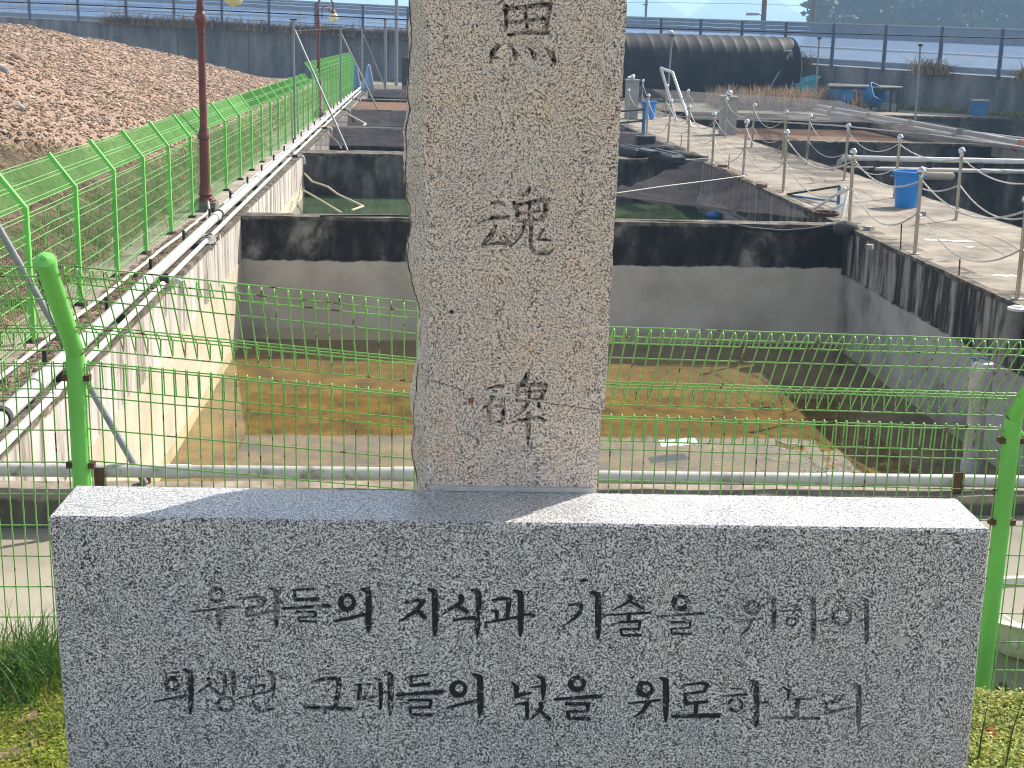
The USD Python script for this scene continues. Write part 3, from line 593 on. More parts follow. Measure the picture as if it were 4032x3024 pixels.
for w, p in syll:
    ms = prism(p.buffer(-.0004), -.0064, -.0045, .0004, front_place)
    part(ins, 'character', trimesh.util.concatenate(ms), 'letter_'+w)
# a pale pink chip and an old knock in the face
for px, py, rx, mt in ((3545, 2525, .018, 'mortar'), (2300, 2285, .007, 'black_hole')):
    s_, z_ = on_front(px, py); a = np.arange(14)/14*2*np.pi
    rr_ = rx*(1+.35*np.sin(3*a+1)*np.cos(a)); pl = sg.Polygon(np.c_[s_+rr_*np.cos(a)*1.25, z_+rr_*np.sin(a)*.8])
    part(ins, 'chip', trimesh.util.concatenate(prism(pl, -.004, .0006, .0002, front_place)), mt)

# the tall stone, broken across and set together again
TS = .352*KS
def st(px, py): return on_front(px, py, TS)
sil = np.array([st(*q) for q in [(1597, -200), (1597, 0), (1600, 150), (1603, 230), (1600, 300), (1590, 400), (1583, 520), (1588, 640), (1597, 740), (1612, 830), (1606, 900), (1598, 1000), (1602, 1080), (1616, 1150), (1625, 1220), (1645, 1330), (1648, 1380), (1640, 1440), (1622, 1510), (1618, 1600), (1618, 1680), (1630, 1760), (1628, 1840), (1632, 1925)]])
fle = np.array([st(*q) for q in [(1672, -200), (1675, 200), (1668, 450), (1662, 620), (1668, 760), (1680, 900), (1676, 1050), (1688, 1200), (1695, 1350), (1676, 1450), (1668, 1550), (1668, 1700), (1676, 1850), (1678, 1925)]])
rte = np.array([st(*q) for q in [(2470, -200), (2466, 0), (2463, 150), (2452, 300), (2441, 500), (2432, 700), (2420, 900), (2408, 1100), (2402, 1220), (2394, 1350), (2388, 1500), (2384, 1600)]])
rtl = np.array([st(*q) for q in [(2384, 1400), (2374, 1560), (2371, 1620), (2364, 1750), (2356, 1860), (2350, 1930)]])
crk = np.array([st(1550+q[0]*.4295, 1300+q[1]*.4295) for q in [(150, 300), (230, 335), (300, 450), (450, 482), (650, 545), (900, 580), (1120, 615), (1380, 660), (1700, 708), (1960, 735)]])
fz = lambda arr, zz: np.interp(zz, arr[::-1, 1], arr[::-1, 0])
def crack_z(s): return np.interp(s, crk[:, 0], crk[:, 1])
def loft(z0f, z1f, nl, right, setback=0.0, seed=0, cap_noise=0.0):
    """z0f, z1f: height of the lower / upper end as a function of s."""
    rows = []
    ts = np.linspace(0, 1, nl)
    for k in ts:
        zm = z0f(.3)*(1-k)+z1f(.3)*k
        def row_at(zz):
            a, b, c = fz(sil, zz), fz(fle, zz), fz(right, zz)
            fr_ = [(s, setback) for s in np.linspace(b, c, 34)]
            rt_ = [(c, t) for t in np.linspace(setback, .545*KS, 18)[1:]]
            rr_ = [(s, .545*KS) for s in np.linspace(c, a+.02, 20)[1:]]
            lf_ = [(a, t) for t in np.linspace(.52*KS, .13*KS, 14)] + [(a+(b-a)*u**1.3, .12*(1-u)+setback*u) for u in np.linspace(0.05, .95, 7)]
            return fr_+rt_+rr_+lf_
        base = row_at(zm); pts = []
        for i, (s, t) in enumerate(base):
            zz = z0f(s)*(1-k)+z1f(s)*k
            s2, t2 = row_at(zz)[i]; pts.append((s2, t2, zz))
        rows.append(pts)
    R_ = np.array(rows); n = R_.shape[1]
    P = np.array([[fr(s, TS+t, zz) for s, t, zz in row] for row in R_])
    left = np.zeros(n); left[34+17+19:] = 1.0; left[34+17+19-3:34+17+19] = .4
    rightm = np.zeros(n); rightm[33:34+17] = .25; left = np.maximum(left, rightm); left[:3] = np.maximum(left[:3], [.5, .3, .15])
    rough = np.stack([fb(P, 9, 100+seed+i, 4) for i in range(3)], -1)*.05 + np.stack([fb(P, 40, 140+seed+i, 3) for i in range(3)], -1)*.012
    rough[..., 2] *= .2
    P = P + rough*left[None, :, None]
    P[:, 2:34] += (-N3)*(fb(P[:, 2:34], 12, 60)[..., None]*.004)
    V_ = P.reshape(-1, 3); k = len(P)
    Fc = [(i*n+j, i*n+(j+1) % n, (i+1)*n+(j+1) % n, (i+1)*n+j) for i in range(k-1) for j in range(n)]
    Fc = np.array(Fc); Fc = np.vstack([Fc[:, [0, 1, 2]], Fc[:, [0, 2, 3]]])
    cb, ct = P[0].mean(0), P[-1].mean(0); ib, it = len(V_), len(V_)+1
    V_ = np.vstack([V_, cb, ct])
    Fc = np.vstack([Fc, [(ib, (j+1) % n, j) for j in range(n)], [(it, (k-1)*n+j, (k-1)*n+(j+1) % n) for j in range(n)]])
    return trimesh.Trimesh(V_, Fc, process=False)
lower = tomani(loft(lambda s: -.45, lambda s: crack_z(s)-.0025, 60, rtl, .004, 0))
upper = tomani(loft(lambda s: crack_z(s)+.0005, lambda s: 2.75+.05*math.sin(s*5), 110, rte, 0.0, 0))
K4, K5, K6 = (1550, 0, .4295), (1550, 650, .4295), (1550, 1300, .4295)
FISH = [stroke([(1030, 60), (1035, 160), (1028, 255)], [54, 40, 44]), stroke([(1010, 85), (1200, 65), (1430, 40)], [40, 42, 52]), stroke([(1432, 50), (1418, 150), (1400, 262)], [46, 44, 40]), stroke([(1060, 205), (1220, 190), (1385, 170)], [34, 34, 34]),
        stroke([(1055, 318), (1230, 300), (1420, 300)], [34, 36, 44]), stroke([(1205, 90), (1218, 200), (1225, 290)], [40, 34, 34]), stroke([(955, 420), (905, 490), (885, 575)], [50, 56, 16]), stroke([(1085, 435), (1122, 500), (1115, 545)], [20, 56, 30]), stroke([(1238, 440), (1285, 495), (1290, 540)], [20, 56, 30]), stroke([(1400, 445), (1455, 510), (1478, 575)], [22, 62, 40]),
        stroke([(1120, -160), (1050, -60), (970, 30)], [50, 46, 16]), stroke([(1100, -120), (1290, -140), (1210, -40)], [36, 46, 24])]
SOUL = [stroke([(895, 352), (960, 335), (1025, 372)], [26, 38, 24]), stroke([(800, 518), (930, 480), (1055, 478)], [18, 40, 34]), stroke([(935, 560), (890, 650), (818, 728)], [34, 52, 34]), stroke([(820, 730), (950, 715), (1080, 722)], [24, 34, 26]), stroke([(1010, 650), (1045, 690), (1075, 735)], [20, 36, 34]),
        stroke([(1245, 215), (1225, 255), (1182, 285)], [34, 48, 16]), stroke([(1105, 345), (1130, 430), (1140, 515)], [34, 44, 34]), stroke([(1115, 375), (1250, 340), (1385, 318)], [34, 36, 46]), stroke([(1390, 325), (1395, 410), (1368, 505)], [42, 46, 36]), stroke([(1150, 445), (1340, 420)], [28, 30]), stroke([(1150, 515), (1360, 495)], [28, 30]), stroke([(1245, 360), (1240, 500)], [32, 30]),
        stroke([(1205, 535), (1170, 630), (1105, 725)], [36, 40, 14]), stroke([(1262, 535), (1258, 740), (1310, 805), (1420, 805), (1465, 765)], [36, 40, 42, 40, 20], True), stroke([(1375, 590), (1320, 680), (1440, 690)], [26, 28, 26])]
STONE = [stroke([(860, 535), (930, 518), (1005, 512)], [18, 30, 34]), stroke([(935, 560), (880, 660), (795, 745)], [34, 44, 12], True), stroke([(870, 720), (885, 860)], [40, 34]), stroke([(890, 712), (1010, 688), (1000, 862)], [26, 40, 30]), stroke([(885, 850), (1000, 840)], [24, 24]),
         stroke([(1232, 395), (1210, 450), (1145, 500)], [44, 52, 16]), stroke([(1140, 510), (1132, 645)], [40, 36]), stroke([(1150, 515), (1260, 500), (1390, 500)], [28, 34, 50]), stroke([(1390, 515), (1375, 560), (1355, 620)], [52, 52, 40]), stroke([(1150, 570), (1365, 555)], [24, 26]), stroke([(1140, 650), (1370, 625)], [28, 30]), stroke([(1245, 520), (1240, 650), (1185, 735), (1105, 800)], [28, 36, 36, 12], True), stroke([(1328, 660), (1335, 710)], [26, 30]),
         stroke([(1085, 845), (1240, 815), (1330, 800), (1398, 835)], [24, 38, 34, 16]), stroke([(1238, 770), (1236, 930), (1230, 1085)], [46, 44, 14])]
tp = lambda a, b, c: fr(a, TS-c, b)
cz = [map_poly(unary_union(q), kk, TS) for q, kk in ((FISH, K4), (SOUL, K5), (STONE, K6))]
stele = thing('memorial_stone', 'tall rough-sided granite stone with carved characters, cracked near its foot', 'stele')
part(stele, 'upper_shaft', carve(upper, cz, 0, .011, tp), 'granite_stele', smooth=35)
part(stele, 'lower_shaft', carve(lower, cz[2:], 0, .011, tp), 'granite_stele', smooth=35)
for q in cz: part(stele, 'character', trimesh.util.concatenate(prism(q.buffer(-.0006), -.0125, -.0085, .0004, tp)), 'stele_cut')
s0, s1 = st(1690, 1920)[0], st(2338, 1930)[0]
part(stele, 'mortar_joint', rough_box((0, 0, 0), (1, 1, 1), .05, .0, 0).apply_transform(np.array([[E3[0]*(s1-s0), -N3[0]*.018, 0, 0], [E3[1]*(s1-s0), -N3[1]*.018, 0, 0], [0, 0, .013, 0], [0, 0, 0, 1]], float)).apply_translation(fr(s0, TS-.010, TOP-.001)), 'mortar')
seam = crk[(crk[:, 0] > st(1800, 1500)[0]) & (crk[:, 0] < st(2160, 1590)[0])]
part(stele, 'mortar_seam', MB().tube([fr(a, TS+.003, b-.001) for a, b in seam], np.interp(np.linspace(0, 1, len(seam)), [0, .2, .5, 1], [.001, .006, .005, .002]), 6), 'mortar')
for px, py, r_ in ((1855, 1578, .010), (1882, 1738, .007), (2015, 690, .007), (1617, 528, .0)):
    if r_:
        s_, z_ = st(px, py); a = np.arange(12)/12*2*np.pi; rr_ = r_*(1+.4*np.sin(2*a+px)+.2*np.sin(5*a))
        part(stele, 'rust_mark', trimesh.util.concatenate(prism(sg.Polygon(np.c_[s_+rr_*np.cos(a)*.6, z_+rr_*np.sin(a)*1.2]).buffer(0), -.006, .0006, .0002, tp)), 'rust_spot')
s_, z_ = st(1778, 1227); part(stele, 'drill_hole', trimesh.util.concatenate(prism(sg.Point(s_, z_).buffer(.006), -.004, .0008, .0001, tp)), 'black_hole')

# ================================================================ NEAR MESH FENCE
FY = 5.65
def arm_point(x, zt, u, w):     # a point of the leaning top: u along it, w square to it
    d = np.array([-.33, .41]); L = np.linalg.norm(d); d /= L; nrm = np.array([d[1], -d[0]])
    q = d*u + nrm*w
    return (x, FY-.015+q[0], zt+.055+q[1])
LOW = lambda zt, zb: [(0, zb), (0, zt-.15), (0, zt-.02), (.008, zt-.004), (.02, zt), (.032, zt-.006), (.037, zt-.022), (.048, zt-.13)]
UP = [(.135, .014), (.04, .055), (0, .004), (.14, 0), (.40, .0), (.455, 0), (.472, .012), (.47, .03), (.452, .042), (.335, .062)]
fence = thing('green_mesh_fence', 'near green wire mesh fence with outward leaning top, standing just behind the stones', 'fence')
PX = [-3.43, -1.432, .58, 2.60, 4.62]
BENDZ = [1.13, 1.13, .95, .885, .83]
def fpost(i):
    x, zb = PX[i], BENDZ[i]; base = [-.35, -.35, -.45, -.62, -.65][i]
    top_ = np.array([x-.01*(i < 2)+.012*(i > 2), FY-.335, zb+.425])
    r = .038; d = (top_-np.array([x, FY, zb])); L = np.linalg.norm(d); d /= L
    po = part(fence, 'post', MB().tube([(x, FY, base), (x, FY, zb-.004)], r, 24).tube([np.array([x, FY, zb-.012]), np.array([x, FY, zb+.0])+d*L], r*.985, 24), 'green_post', smooth=40)
    part(po, 'bend_seam', MB().tube([(x, FY+.001, zb-.014), (x, FY-.002, zb-.004)], r*1.03, 24), 'rust_brown')
    T = trimesh.geometry.align_vectors([0, 0, 1], d); T[:3, 3] = top_
    cap_ = MB().lathe([(r*1.1, -.03), (r*1.12, -.004), (r*1.06, .006), (r*.6, .014), (.014, .018), (.012, .024), (.0005, .027)], 24).mesh().apply_transform(T)
    part(po, 'cap', cap_, 'green_post', smooth=35)
    for zz in (zb-.12, zb-.5):
        for sx in (-1, 1): part(po, 'clamp', MB().box((x+sx*.030, FY-.02, zz-.012), (x+sx*.058, FY+.02, zz+.012)), 'rust_brown')
for i in range(5): fpost(i)
WR = .0033
for i, (x0, x1, z0, z1, zb) in enumerate([(-3.385, -1.482, 1.075, 1.075, -.19), (-1.385, .535, 1.082, .905, -.30), (.625, 2.552, .868, .828, -.50), (2.652, 4.57, .80, .76, -.52)]):
    n = int(round((x1-x0)/.05)); xs = np.linspace(x0, x1, n+1)
    ztf = lambda x: z0+(z1-z0)*(x-x0)/(x1-x0)
    hb = MB()
    def line(f):
        q = [f(x) for x in np.linspace(x0-.012, x1+.012, 26)]
        q = np.array(q); q += .0022*np.stack([fb(q, 5, 3+i*7), fb(q, 5, 4+i*7), fb(q, 5, 5+i*7)], -1)*2
        hb.tube(q, WR, 5)
    for (t, dz) in ((-.003, -.016), (.040, -.016), (.046, -.128), (-.003, -.152)): line(lambda x: (x, FY+t, ztf(x)+dz))
    zz = .152+.141
    while z1-zz > zb-.02: line(lambda x: (x, FY-.003, ztf(x)-zz)); zz += .141
    for (u, w) in ((0, -.003), (.04, .059), (.133, .020), (.143, -.003), (.325, -.003), (.335, .066), (.462, -.003), (.462, .046)):
        line(lambda x: arm_point(x, ztf(x), u, w))
    pan = part(fence, 'mesh_panel', hb, 'green_wire', smooth=True)
    for x in xs:
        j = rng.normal(0, .0012, 2); zt = ztf(x); off = rng.normal(0, .0015)
        w = MB().tube([(x+off*(k < 2)+j[0], FY+t, zc) for k, (t, zc) in enumerate(LOW(zt, zb))], WR, 5)
        w.tube([arm_point(x+j[1]+.002, zt, u, ww) for u, ww in UP], WR, 5)
        part(pan, 'wire', w, 'green_wire', smooth=True)

# ================================================================ LONG SIDE FENCE
sf = thing('green_boundary_fence', 'long green mesh fence running away along the left deck to the far corner', 'fence')
FX = -3.05
Ys = np.concatenate([[6.15, 7.68, 9.22, 10.78, 12.33, 13.86, 15.32, 16.86, 18.45, 20.0, 21.7, 23.4, 25.0], np.arange(26.6, 63.5, 1.55)])
for i, yy in enumerate(Ys):
    up = .28 if yy > 38.5 else 0.0; zb = 1.07+up; r = .024; lean = rng.normal(0, .012)
    tip = (FX-.215, yy, zb+.275)
    po = part(sf, 'post', MB().bar((FX, yy+lean, -.06), (FX, yy, zb), .044, .044, up=(0, 1, 0)).bar((FX+.006, yy, zb-.02), tip, .040, .040, up=(0, 1, 0)), 'green_post')
    if i < 14: part(po, 'foot', MB().box((FX-.05, yy+lean-.05, -.02), (FX+.05, yy+lean+.05, .03)), 'dark_pitch')
    if i == len(Ys)-1: continue
    y0, y1 = yy+.03, Ys[i+1]-.03; pz = zb if not (yy < 38.5 < Ys[i+1]) else zb
    near = yy < 24; n = int((y1-y0)/(.05 if near else .075)); wr = .0024 if near else .003; ns = 4 if near else 3
    mb = MB()
    for y_ in np.linspace(y0, y1, 2*n+1)[1::2]: mb.tube([(FX-.01, y_, pz-.01), (FX-.20, y_, pz+.245)], wr*.9, ns, False)
    for y_ in np.linspace(y0, y1, n+1):
        j = rng.normal(0, .004)
        mb.tube([(FX, y_, .05), (FX, y_+j, pz-.16), (FX, y_+j, pz-.06)], wr*.9, ns, False)
        mb.tube([(FX-.01, y_+j, pz-.01), (FX-.20, y_+j, pz+.245)], wr, ns, False)
    for zz in (.06, .09, .23, .37, .51, .65, .79, .85, .98, 1.01): mb.tube([(FX, y0, zz+up), (FX, (y0+y1)/2, zz+up+rng.normal(0, .006)), (FX, y1, zz+up)], wr*1.25, ns, False)
    for u in (.0, .1, .45, .55, .92, 1.0): mb.tube([(FX-.01-.2*u, y0, pz+.0+.255*u), (FX-.01-.2*u, y1, pz+.0+.255*u)], wr*1.25, ns, False)
    part(sf, 'mesh_panel', mb, 'green_wire_far')

# ================================================================ PIPES ON THE LEFT DECK AND FRONT WALL
def path_pts(P, n): P = np.array(P, float); t = np.linspace(0, 1, len(P)); u = np.linspace(0, 1, n); return np.stack([np.interp(u, t, P[:, k]) for k in range(3)], 1)
bigp = [(-2.50, 5.9, .13), (-2.52, 7.8, .13), (-2.56, 11, .125), (-2.60, 15, .12), (-2.63, 19, .12), (-2.67, 27, .12), (-2.70, 37, .12), (-2.74, 50, .12), (-2.76, 62, .12)]
bp = np.array(bigp)
def px_at(y): return np.array([np.interp(y, bp[:, 1], bp[:, 0]), y, np.interp(y, bp[:, 1], bp[:, 2])])
t = thing('water_pipe', 'thick grey plastic water pipe running along the left deck beside the lamp post', 'pipe')
ends = [5.9, 9.0, 13.1, 17.6, 22.4, 28, 34, 41, 48, 55, 62]
for a, b in zip(ends[:-1], ends[1:]):
    part(t, 'pipe_section', MB().tube([px_at(y) + [0, 0, .006*math.sin(3.1*(y-a)/(b-a))*(-1)] for y in np.linspace(a, b, 6)], .054, 16), 'pvc_grey', smooth=40)
for y in ends[1:-1]: part(t, 'coupling', MB().tube([px_at(y-.11), px_at(y+.11)], .062, 16), 'pvc_grey', smooth=40)
for y in (8.15, 17.9): part(t, 'clamp_ring', MB().tube([px_at(y-.03), px_at(y+.03)], .066, 16).box(px_at(y)+[-.09, -.02, .02], px_at(y)+[-.05, .02, .09]), 'dark_pitch', smooth=40)
for y in np.arange(9.6, 60, 2.05):
    q = px_at(y); part(t, 'bracket', MB().box(q+[-.115, -.016, -.13], q+[-.085, .016, .085]).box(q+[-.11, -.02, -.13], q+[.07, .02, -.056]), 'dark_pitch')
t = thing('water_pipe', 'thin white plastic pipe lying close against the thick grey pipe on the left deck', 'pipe')
for a, b in zip(ends[:-1], ends[1:]):
    part(t, 'pipe_section', MB().tube([px_at(y)+[.102, 0, -.075] for y in np.linspace(a, b, 4)], .026, 12), 'pvc_white', smooth=40)
    part(t, 'coupling', MB().tube([px_at(b-.06)+[.102, 0, -.075], px_at(b+.06)+[.102, 0, -.075]], .032, 12), 'pvc_white', smooth=40)
t = thing('conduit', 'narrow pale conduit running on small blocks at the foot of the side fence', 'pipe')
cp = [(-2.93, 7.2, .06), (-2.90, 10, .06), (-2.88, 13, .055), (-2.86, 17.4, .055), (-2.865, 18.6, .055)]
part(t, 'pipe_section', MB().tube(path_pts(cp, 20) + np.c_[.006*rng.normal(size=20), np.zeros(20), np.zeros(20)], .017, 8), 'pvc_white', smooth=40)
part(t, 'pipe_section', MB().tube(path_pts([(-2.80, 19.6, .05), (-2.84, 26, .05), (-2.9, 40, .05), (-2.95, 58, .05)], 24), .017, 8), 'pvc_white', smooth=40)
part(t, 'bent_end', MB().tube([(-2.865, 18.55, .055), (-2.87, 18.75, .08), (-2.89, 18.82, .15), (-2.895, 18.84, .17)], .016, 8), 'pvc_old', smooth=40)
for y in np.arange(8.0, 40, 1.45):
    x = np.interp(y, [7.2, 10, 13, 19, 26, 40], [-2.93, -2.90, -2.88, -2.85, -2.84, -2.9])
    if not 18.4 < y < 19.7: part(t, 'block', MB().box((x-.035, y-.03, -.003), (x+.035, y+.03, .042)), 'dark_pitch')
OUT = 'outlet pipes bent over the left pond wall'
for i, (y, lb) in enumerate([(13.25, 'grey outlet elbow bent over the left wall of the front pond'), (27.2, 'grey outlet elbow bent over the left wall of the green second pond'), (35.6, 'grey outlet elbow bent over the left wall of the third pond'), (44.5, 'grey outlet elbow bent over the left wall of the fourth pond'), (52, 'grey outlet elbow over the left wall beside the brown far pond')]):
    q = px_at(y); x0 = q[0]+.04
    o = thing('outlet_elbow', lb, 'pipe', group=OUT)
    part(o, 'pipe_section', MB().tube([(x0, y, .085), (-2.5, y, .082), (-2.36, y+.0, .08), (-2.325, y, .065), (-2.31, y, .03), (-2.31, y, -.07)], .028, 12), 'pvc_dirty' if i else 'pvc_grey', smooth=40)
    part(o, 'sleeve', MB().tube([(-2.53, y, .083), (-2.43, y, .0815)], .034, 12), 'dark_pitch', smooth=40)
t = thing('coiled_rope', 'small coil of grey-green rope lying by the white pipe on the left deck', 'rope')
q0 = onz(810, 955); cc = MB()
for k in range(5):
    a = np.linspace(0, 6.4, 22); cc.tube(np.c_[q0[0]+.02*k*.3+(.11-.012*k)*np.cos(a), q0[1]+(.25-.03*k)*np.sin(a), .018+.016*k+.006*np.sin(a*3+k)], .012, 5)
part(t, 'coil', cc, 'stone_grey', smooth=True)
part(t, 'loose_end', MB().tube([onz(845, 935, .02), onz(865, 925, .03), onz(868, 945, .03), onz(850, 960, .01)], .011, 5), 'rope_tan', smooth=True)

t = thing('water_pipe', 'long white plastic pipe lying along the front pond wall behind the mesh fence', 'pipe')
ff = [ony(x_, y_, 7.23) for x_, y_ in ((-200, 1848), (120, 1851), (700, 1856), (1600, 1866), (2500, 1880), (3300, 1888), (3800, 1893), (4300, 1902))]
cuts = [0, 2, 3, 5, 6, 7]
for a, b in zip(cuts[:-1], cuts[1:]): part(t, 'pipe_section', MB().tube(ff[a:b+1], .0365, 18), 'pvc_dirty', smooth=40)
for k in (2, 3, 5): part(t, 'coupling', MB().tube([ff[k]-[.07, 0, 0], ff[k]+[.07, 0, 0]], .0405, 18), 'pvc_grey', smooth=40)
for x_ in (398, 3770):
    q = ony(x_, 1870, 7.20); part(t, 'rusty_bracket', MB().box((q[0]-.030, 7.165, -.16), (q[0]-.022, 7.19, .125)).box((q[0]+.022, 7.165, -.16), (q[0]+.030, 7.19, .125)).box((q[0]-.03, 7.172, -.16), (q[0]+.03, 7.18, .125)), 'rust_brown')
q = onz(575, 1900); top('pipe_stub', MB().lathe([(.028, -.01), (.028, .05), (.022, .055), (.001, .055)], 10, q), 'rust_brown', 'short rusty stub on the front wall at the foot of the grey slanting pole', 'stub')

# slanting net poles
def pole_frame(label, feet, mat_='galvanised', r=.022):
    t = thing('net_pole', label, 'pole'); return t
t = pole_frame('long grey steel brace slanting down to the front pond wall behind the near fence post', None)
a, b = ony(572, 1905, 7.27), ony(-330, 330, 7.27)
part(t, 'brace', MB().tube([a, b], .019, 12), 'galvanised', smooth=40); part(t, 'upright', MB().tube([(b[0]-.02, 7.27, -.02), (b[0]-.02, 7.27, b[2]+.1)], .022, 12), 'galvanised', smooth=40)
for i, (yy, xt, yt, xb, yb, lb) in enumerate([(32.5, 1155, 80, 1368, 592, 'tall net pole behind the nearest lamp, its brace reaching the second cross wall'), (47, 1341, 108, 1488, 432, 'second tall net pole on the left deck with a slanting brace'), (60, 1426, 112, 1510, 330, 'third tall net pole near the far blue cones, with a slanting brace')]):
    t = thing('net_pole', lb, 'pole', group='net poles with braces on the left deck')
    x0 = -2.98; p0 = onx(xt, yt, x0) if False else ony(xt, yt, yy); ft = onz(xb, yb)
    rr_ = .026+.006*i
    part(t, 'upright', MB().tube([(p0[0], yy, -.02), p0], rr_, 8), 'galvanised', smooth=40)
    part(t, 'brace', MB().tube([(p0[0]+.03, yy, p0[2]-.22), (ft[0], ft[1], .0)], rr_*.9, 8), 'galvanised', smooth=40)
    part(t, 'top_hook', MB().box(p0-[.08, .02, .0], p0+[.08, .02, .03]), 'dark_pitch')
for (x_, yt, yb, yy, r_, lb) in ((1517, 78, 290, 66, .06, 'plain grey pole left of the thicker pole at the far end of the left ponds'), (1561, -40, 285, 70, .085, 'thick pale pole at the far end of the ponds, just left of the tall stone')):
    p0, p1 = ony(x_, yt, yy), ony(x_, yb, yy); t = thing('pole', lb, 'pole'); part(t, 'shaft', MB().tube([(p1[0], yy, -.1), p0], r_, 10), 'galvanised', smooth=40); part(t, 'cap', MB().lathe([(r_*1.2, -.02), (r_*1.2, .02), (.001, .05)], 10, p0), 'dark_pitch')
for i, (x_, lb) in enumerate(((1398, 'tall narrow blue cone with a pale edge, left of the far pair'), (1450, 'tall narrow blue cone with a pale edge, right of the far pair'))):
    q = ony(x_, 345, 62); t = thing('blue_cone', lb, 'cone', (q[0], 62, -.02), group='blue cones at the far end of the left deck')
    hgt = 1.1 - .0*i
    part(t, 'body', MB().lathe([(.27, 0), (.27, .04), (.05, hgt), (.001, hgt+.05)], 4), 'cone_blue'); part(t, 'edge_strip', MB().bar((.275, -.02, 0), (.06, -.02, hgt+.03), .07, .05), 'white_paint')
q = ony(1592, 330, 64); t = thing('dark_post', 'dark boxy post at the far end of the ponds, beside the tall stone', 'post', (q[0]+.05, 64, -.1)); part(t, 'shaft', MB().box((-.16, -.16, 0), (.16, .16, 1.45)), 'dark_pitch'); part(t, 'cap', MB().box((-.2, -.2, 1.45), (.2, .2, 1.52)), 'dark_pitch')

# ================================================================ LAMP POSTS
def lamp(label, x, y, first=None):
    if first is not None: return copy_of(first, label, (x, y, 0))
    t = thing('lamp_post', label, 'street lamp', (x, y, 0), group='dark red lamp posts on the left deck')
    part(t, 'plinth', rough_box((-.15, -.15, -.04), (.15, .15, .13), .05, .004, 5), 'concrete_plinth')
    pole_ = part(t, 'pole', MB().lathe([(.001, .13), (.14, .131), (.14, .155), (.10, .17), (.085, .20), (.105, .235), (.085, .27), (.075, .33), (.068, .36), (.064, .98), (.085, .985), (.088, 1.02), (.07, 1.06), (.066, 1.1), (.052, 1.14), (.046, 2.35), (.058, 2.37), (.058, 2.40), (.05, 2.44), (.075, 2.50), (.085, 2.56), (.072, 2.63), (.05, 2.66), (.058, 2.70), (.046, 2.74), (.038, 2.9), (.034, 3.05), (.001, 3.06)], 20), 'lamp_paint', smooth=40)
    for k in range(4): a = k*math.pi/2+.78; part(pole_, 'bolt', MB().lathe([(.014, .155), (.014, .185), (.001, .187)], 6, (.115*math.cos(a), .115*math.sin(a), 0)), 'rust_brown')
    a = np.linspace(math.pi, .1, 14); arc = [(.0, 0, 2.95), (.0, 0, 3.15)] + [(.22+.22*math.cos(u), 0, 3.2+.22*math.sin(u)) for u in a] + [(.44, 0, 3.12), (.445, 0, 3.06)]
    part(t, 'arm', MB().tube(arc, .024, 8), 'lamp_paint', smooth=50)
    u = np.linspace(0, 5.2, 20); r_ = .045+.105*(u/5.2)
    part(t, 'scroll', MB().tube([(.10, 0, 2.82), (.12, 0, 2.90)] + [(.25+r*math.cos(3.6+w), 0, 3.08+r*math.sin(3.6+w)*.8) for r, w in zip(r_[::-1], -u)][:17], .013, 6), 'lamp_paint', smooth=50)
    part(t, 'shade_holder', MB().lathe([(.02, 3.09), (.035, 3.07), (.07, 3.03), (.085, 2.985), (.001, 2.983)], 14, (.445, 0, 0)), 'lamp_paint', smooth=40)
    g = trimesh.creation.icosphere(subdivisions=3, radius=.135); part(t, 'globe', MB().tm(g, trimesh.transformations.translation_matrix((.445, 0, 2.87))), 'lamp_globe', smooth=True)
    return t
l1 = lamp('near dark red lamp post on a concrete block by the front pond', -2.98, 19.19)
lamp('far dark red lamp post, smaller, with its cream globe and scroll arm in full view', -3.08, 41.65, l1)

# ================================================================ STEEL POSTS AND CHAINS ON THE WALKWAY
def post_proto(label, x, y, rot):
    t = thing('chain_post', label, 'post', (x, y, 0), rot, group='steel posts with ball tops along the walkway')
    part(t, 'pole', MB().tube([(0, 0, 0), (0, 0, .94)], .024, 14), 'stainless', smooth=40)
    part(t, 'base_plate', MB().lathe([(.062, 0), (.062, .008), (.032, .014), (.026, .03), (.001, .03)], 14), 'stainless', smooth=30)
    part(t, 'ball_top', MB().lathe([(.001, .915), (.028, .92), (.028, .94), (.018, .948), (.03, .957), (.05, .975), (.053, 1.0), (.043, 1.025), (.022, 1.045), (.001, 1.055)], 16), 'chrome', smooth=50)
    for zz in (.885, .5):
        a = np.linspace(0, 2*np.pi, 9); part(t, 'chain_lug', MB().tube(np.c_[.036+.013*np.cos(a), 0*a, zz+.013*np.sin(a)], .0035, 5), 'chain_metal', smooth=50)
    return t
ORD = ['nearest', 'second', 'third', 'fourth', 'fifth', 'sixth', 'seventh', 'eighth', 'ninth', 'tenth', 'eleventh', 'twelfth', 'thirteenth']
inner = [(6.0, 10.1), (6.0, 13.28), (5.98, 16.21), (6.02, 19.0), (6.1, 23.0), (6.06, 25.85), (6.0, 28.4), (6.02, 31.2), (6.04, 34), (6.05, 37.4), (6.06, 41), (6.08, 45), (6.1, 49)]
outer = [(7.9, 13.9), (7.86, 16.8), (7.82, 19.66), (7.82, 22.4), (7.85, 25.3), (7.98, 28.4), (7.86, 29.9), (7.9, 33), (7.95, 36.2), (8.02, 42), (8.05, 46), (8.1, 51.5), (8.12, 55.5)]
pp = None; tops = {}
for row, pts, desc in ((0, inner, 'in the row along the pond edge'), (1, outer, 'in the outer row of the walkway')):
    for i, (x_, y_) in enumerate(pts):
        if (row == 0 and i == 0) or (row == 1 and i < 2): 
            tops[row, i] = None; continue
        k = i-(1 if row == 0 else 2)
        lb = f'{ORD[k]} ball-topped steel post from the near end {desc}'
        rot = (rng.normal(0, .9), rng.normal(0.8, .9), float(rng.uniform(0, 360))*0+90)
        if row == 0 and i == 2: rot = (0, 2.6, 90)
        if pp is None: pp = post_proto(lb, x_, y_, rot)
        else: copy_of(pp, lb, (x_, y_, 0), rot)
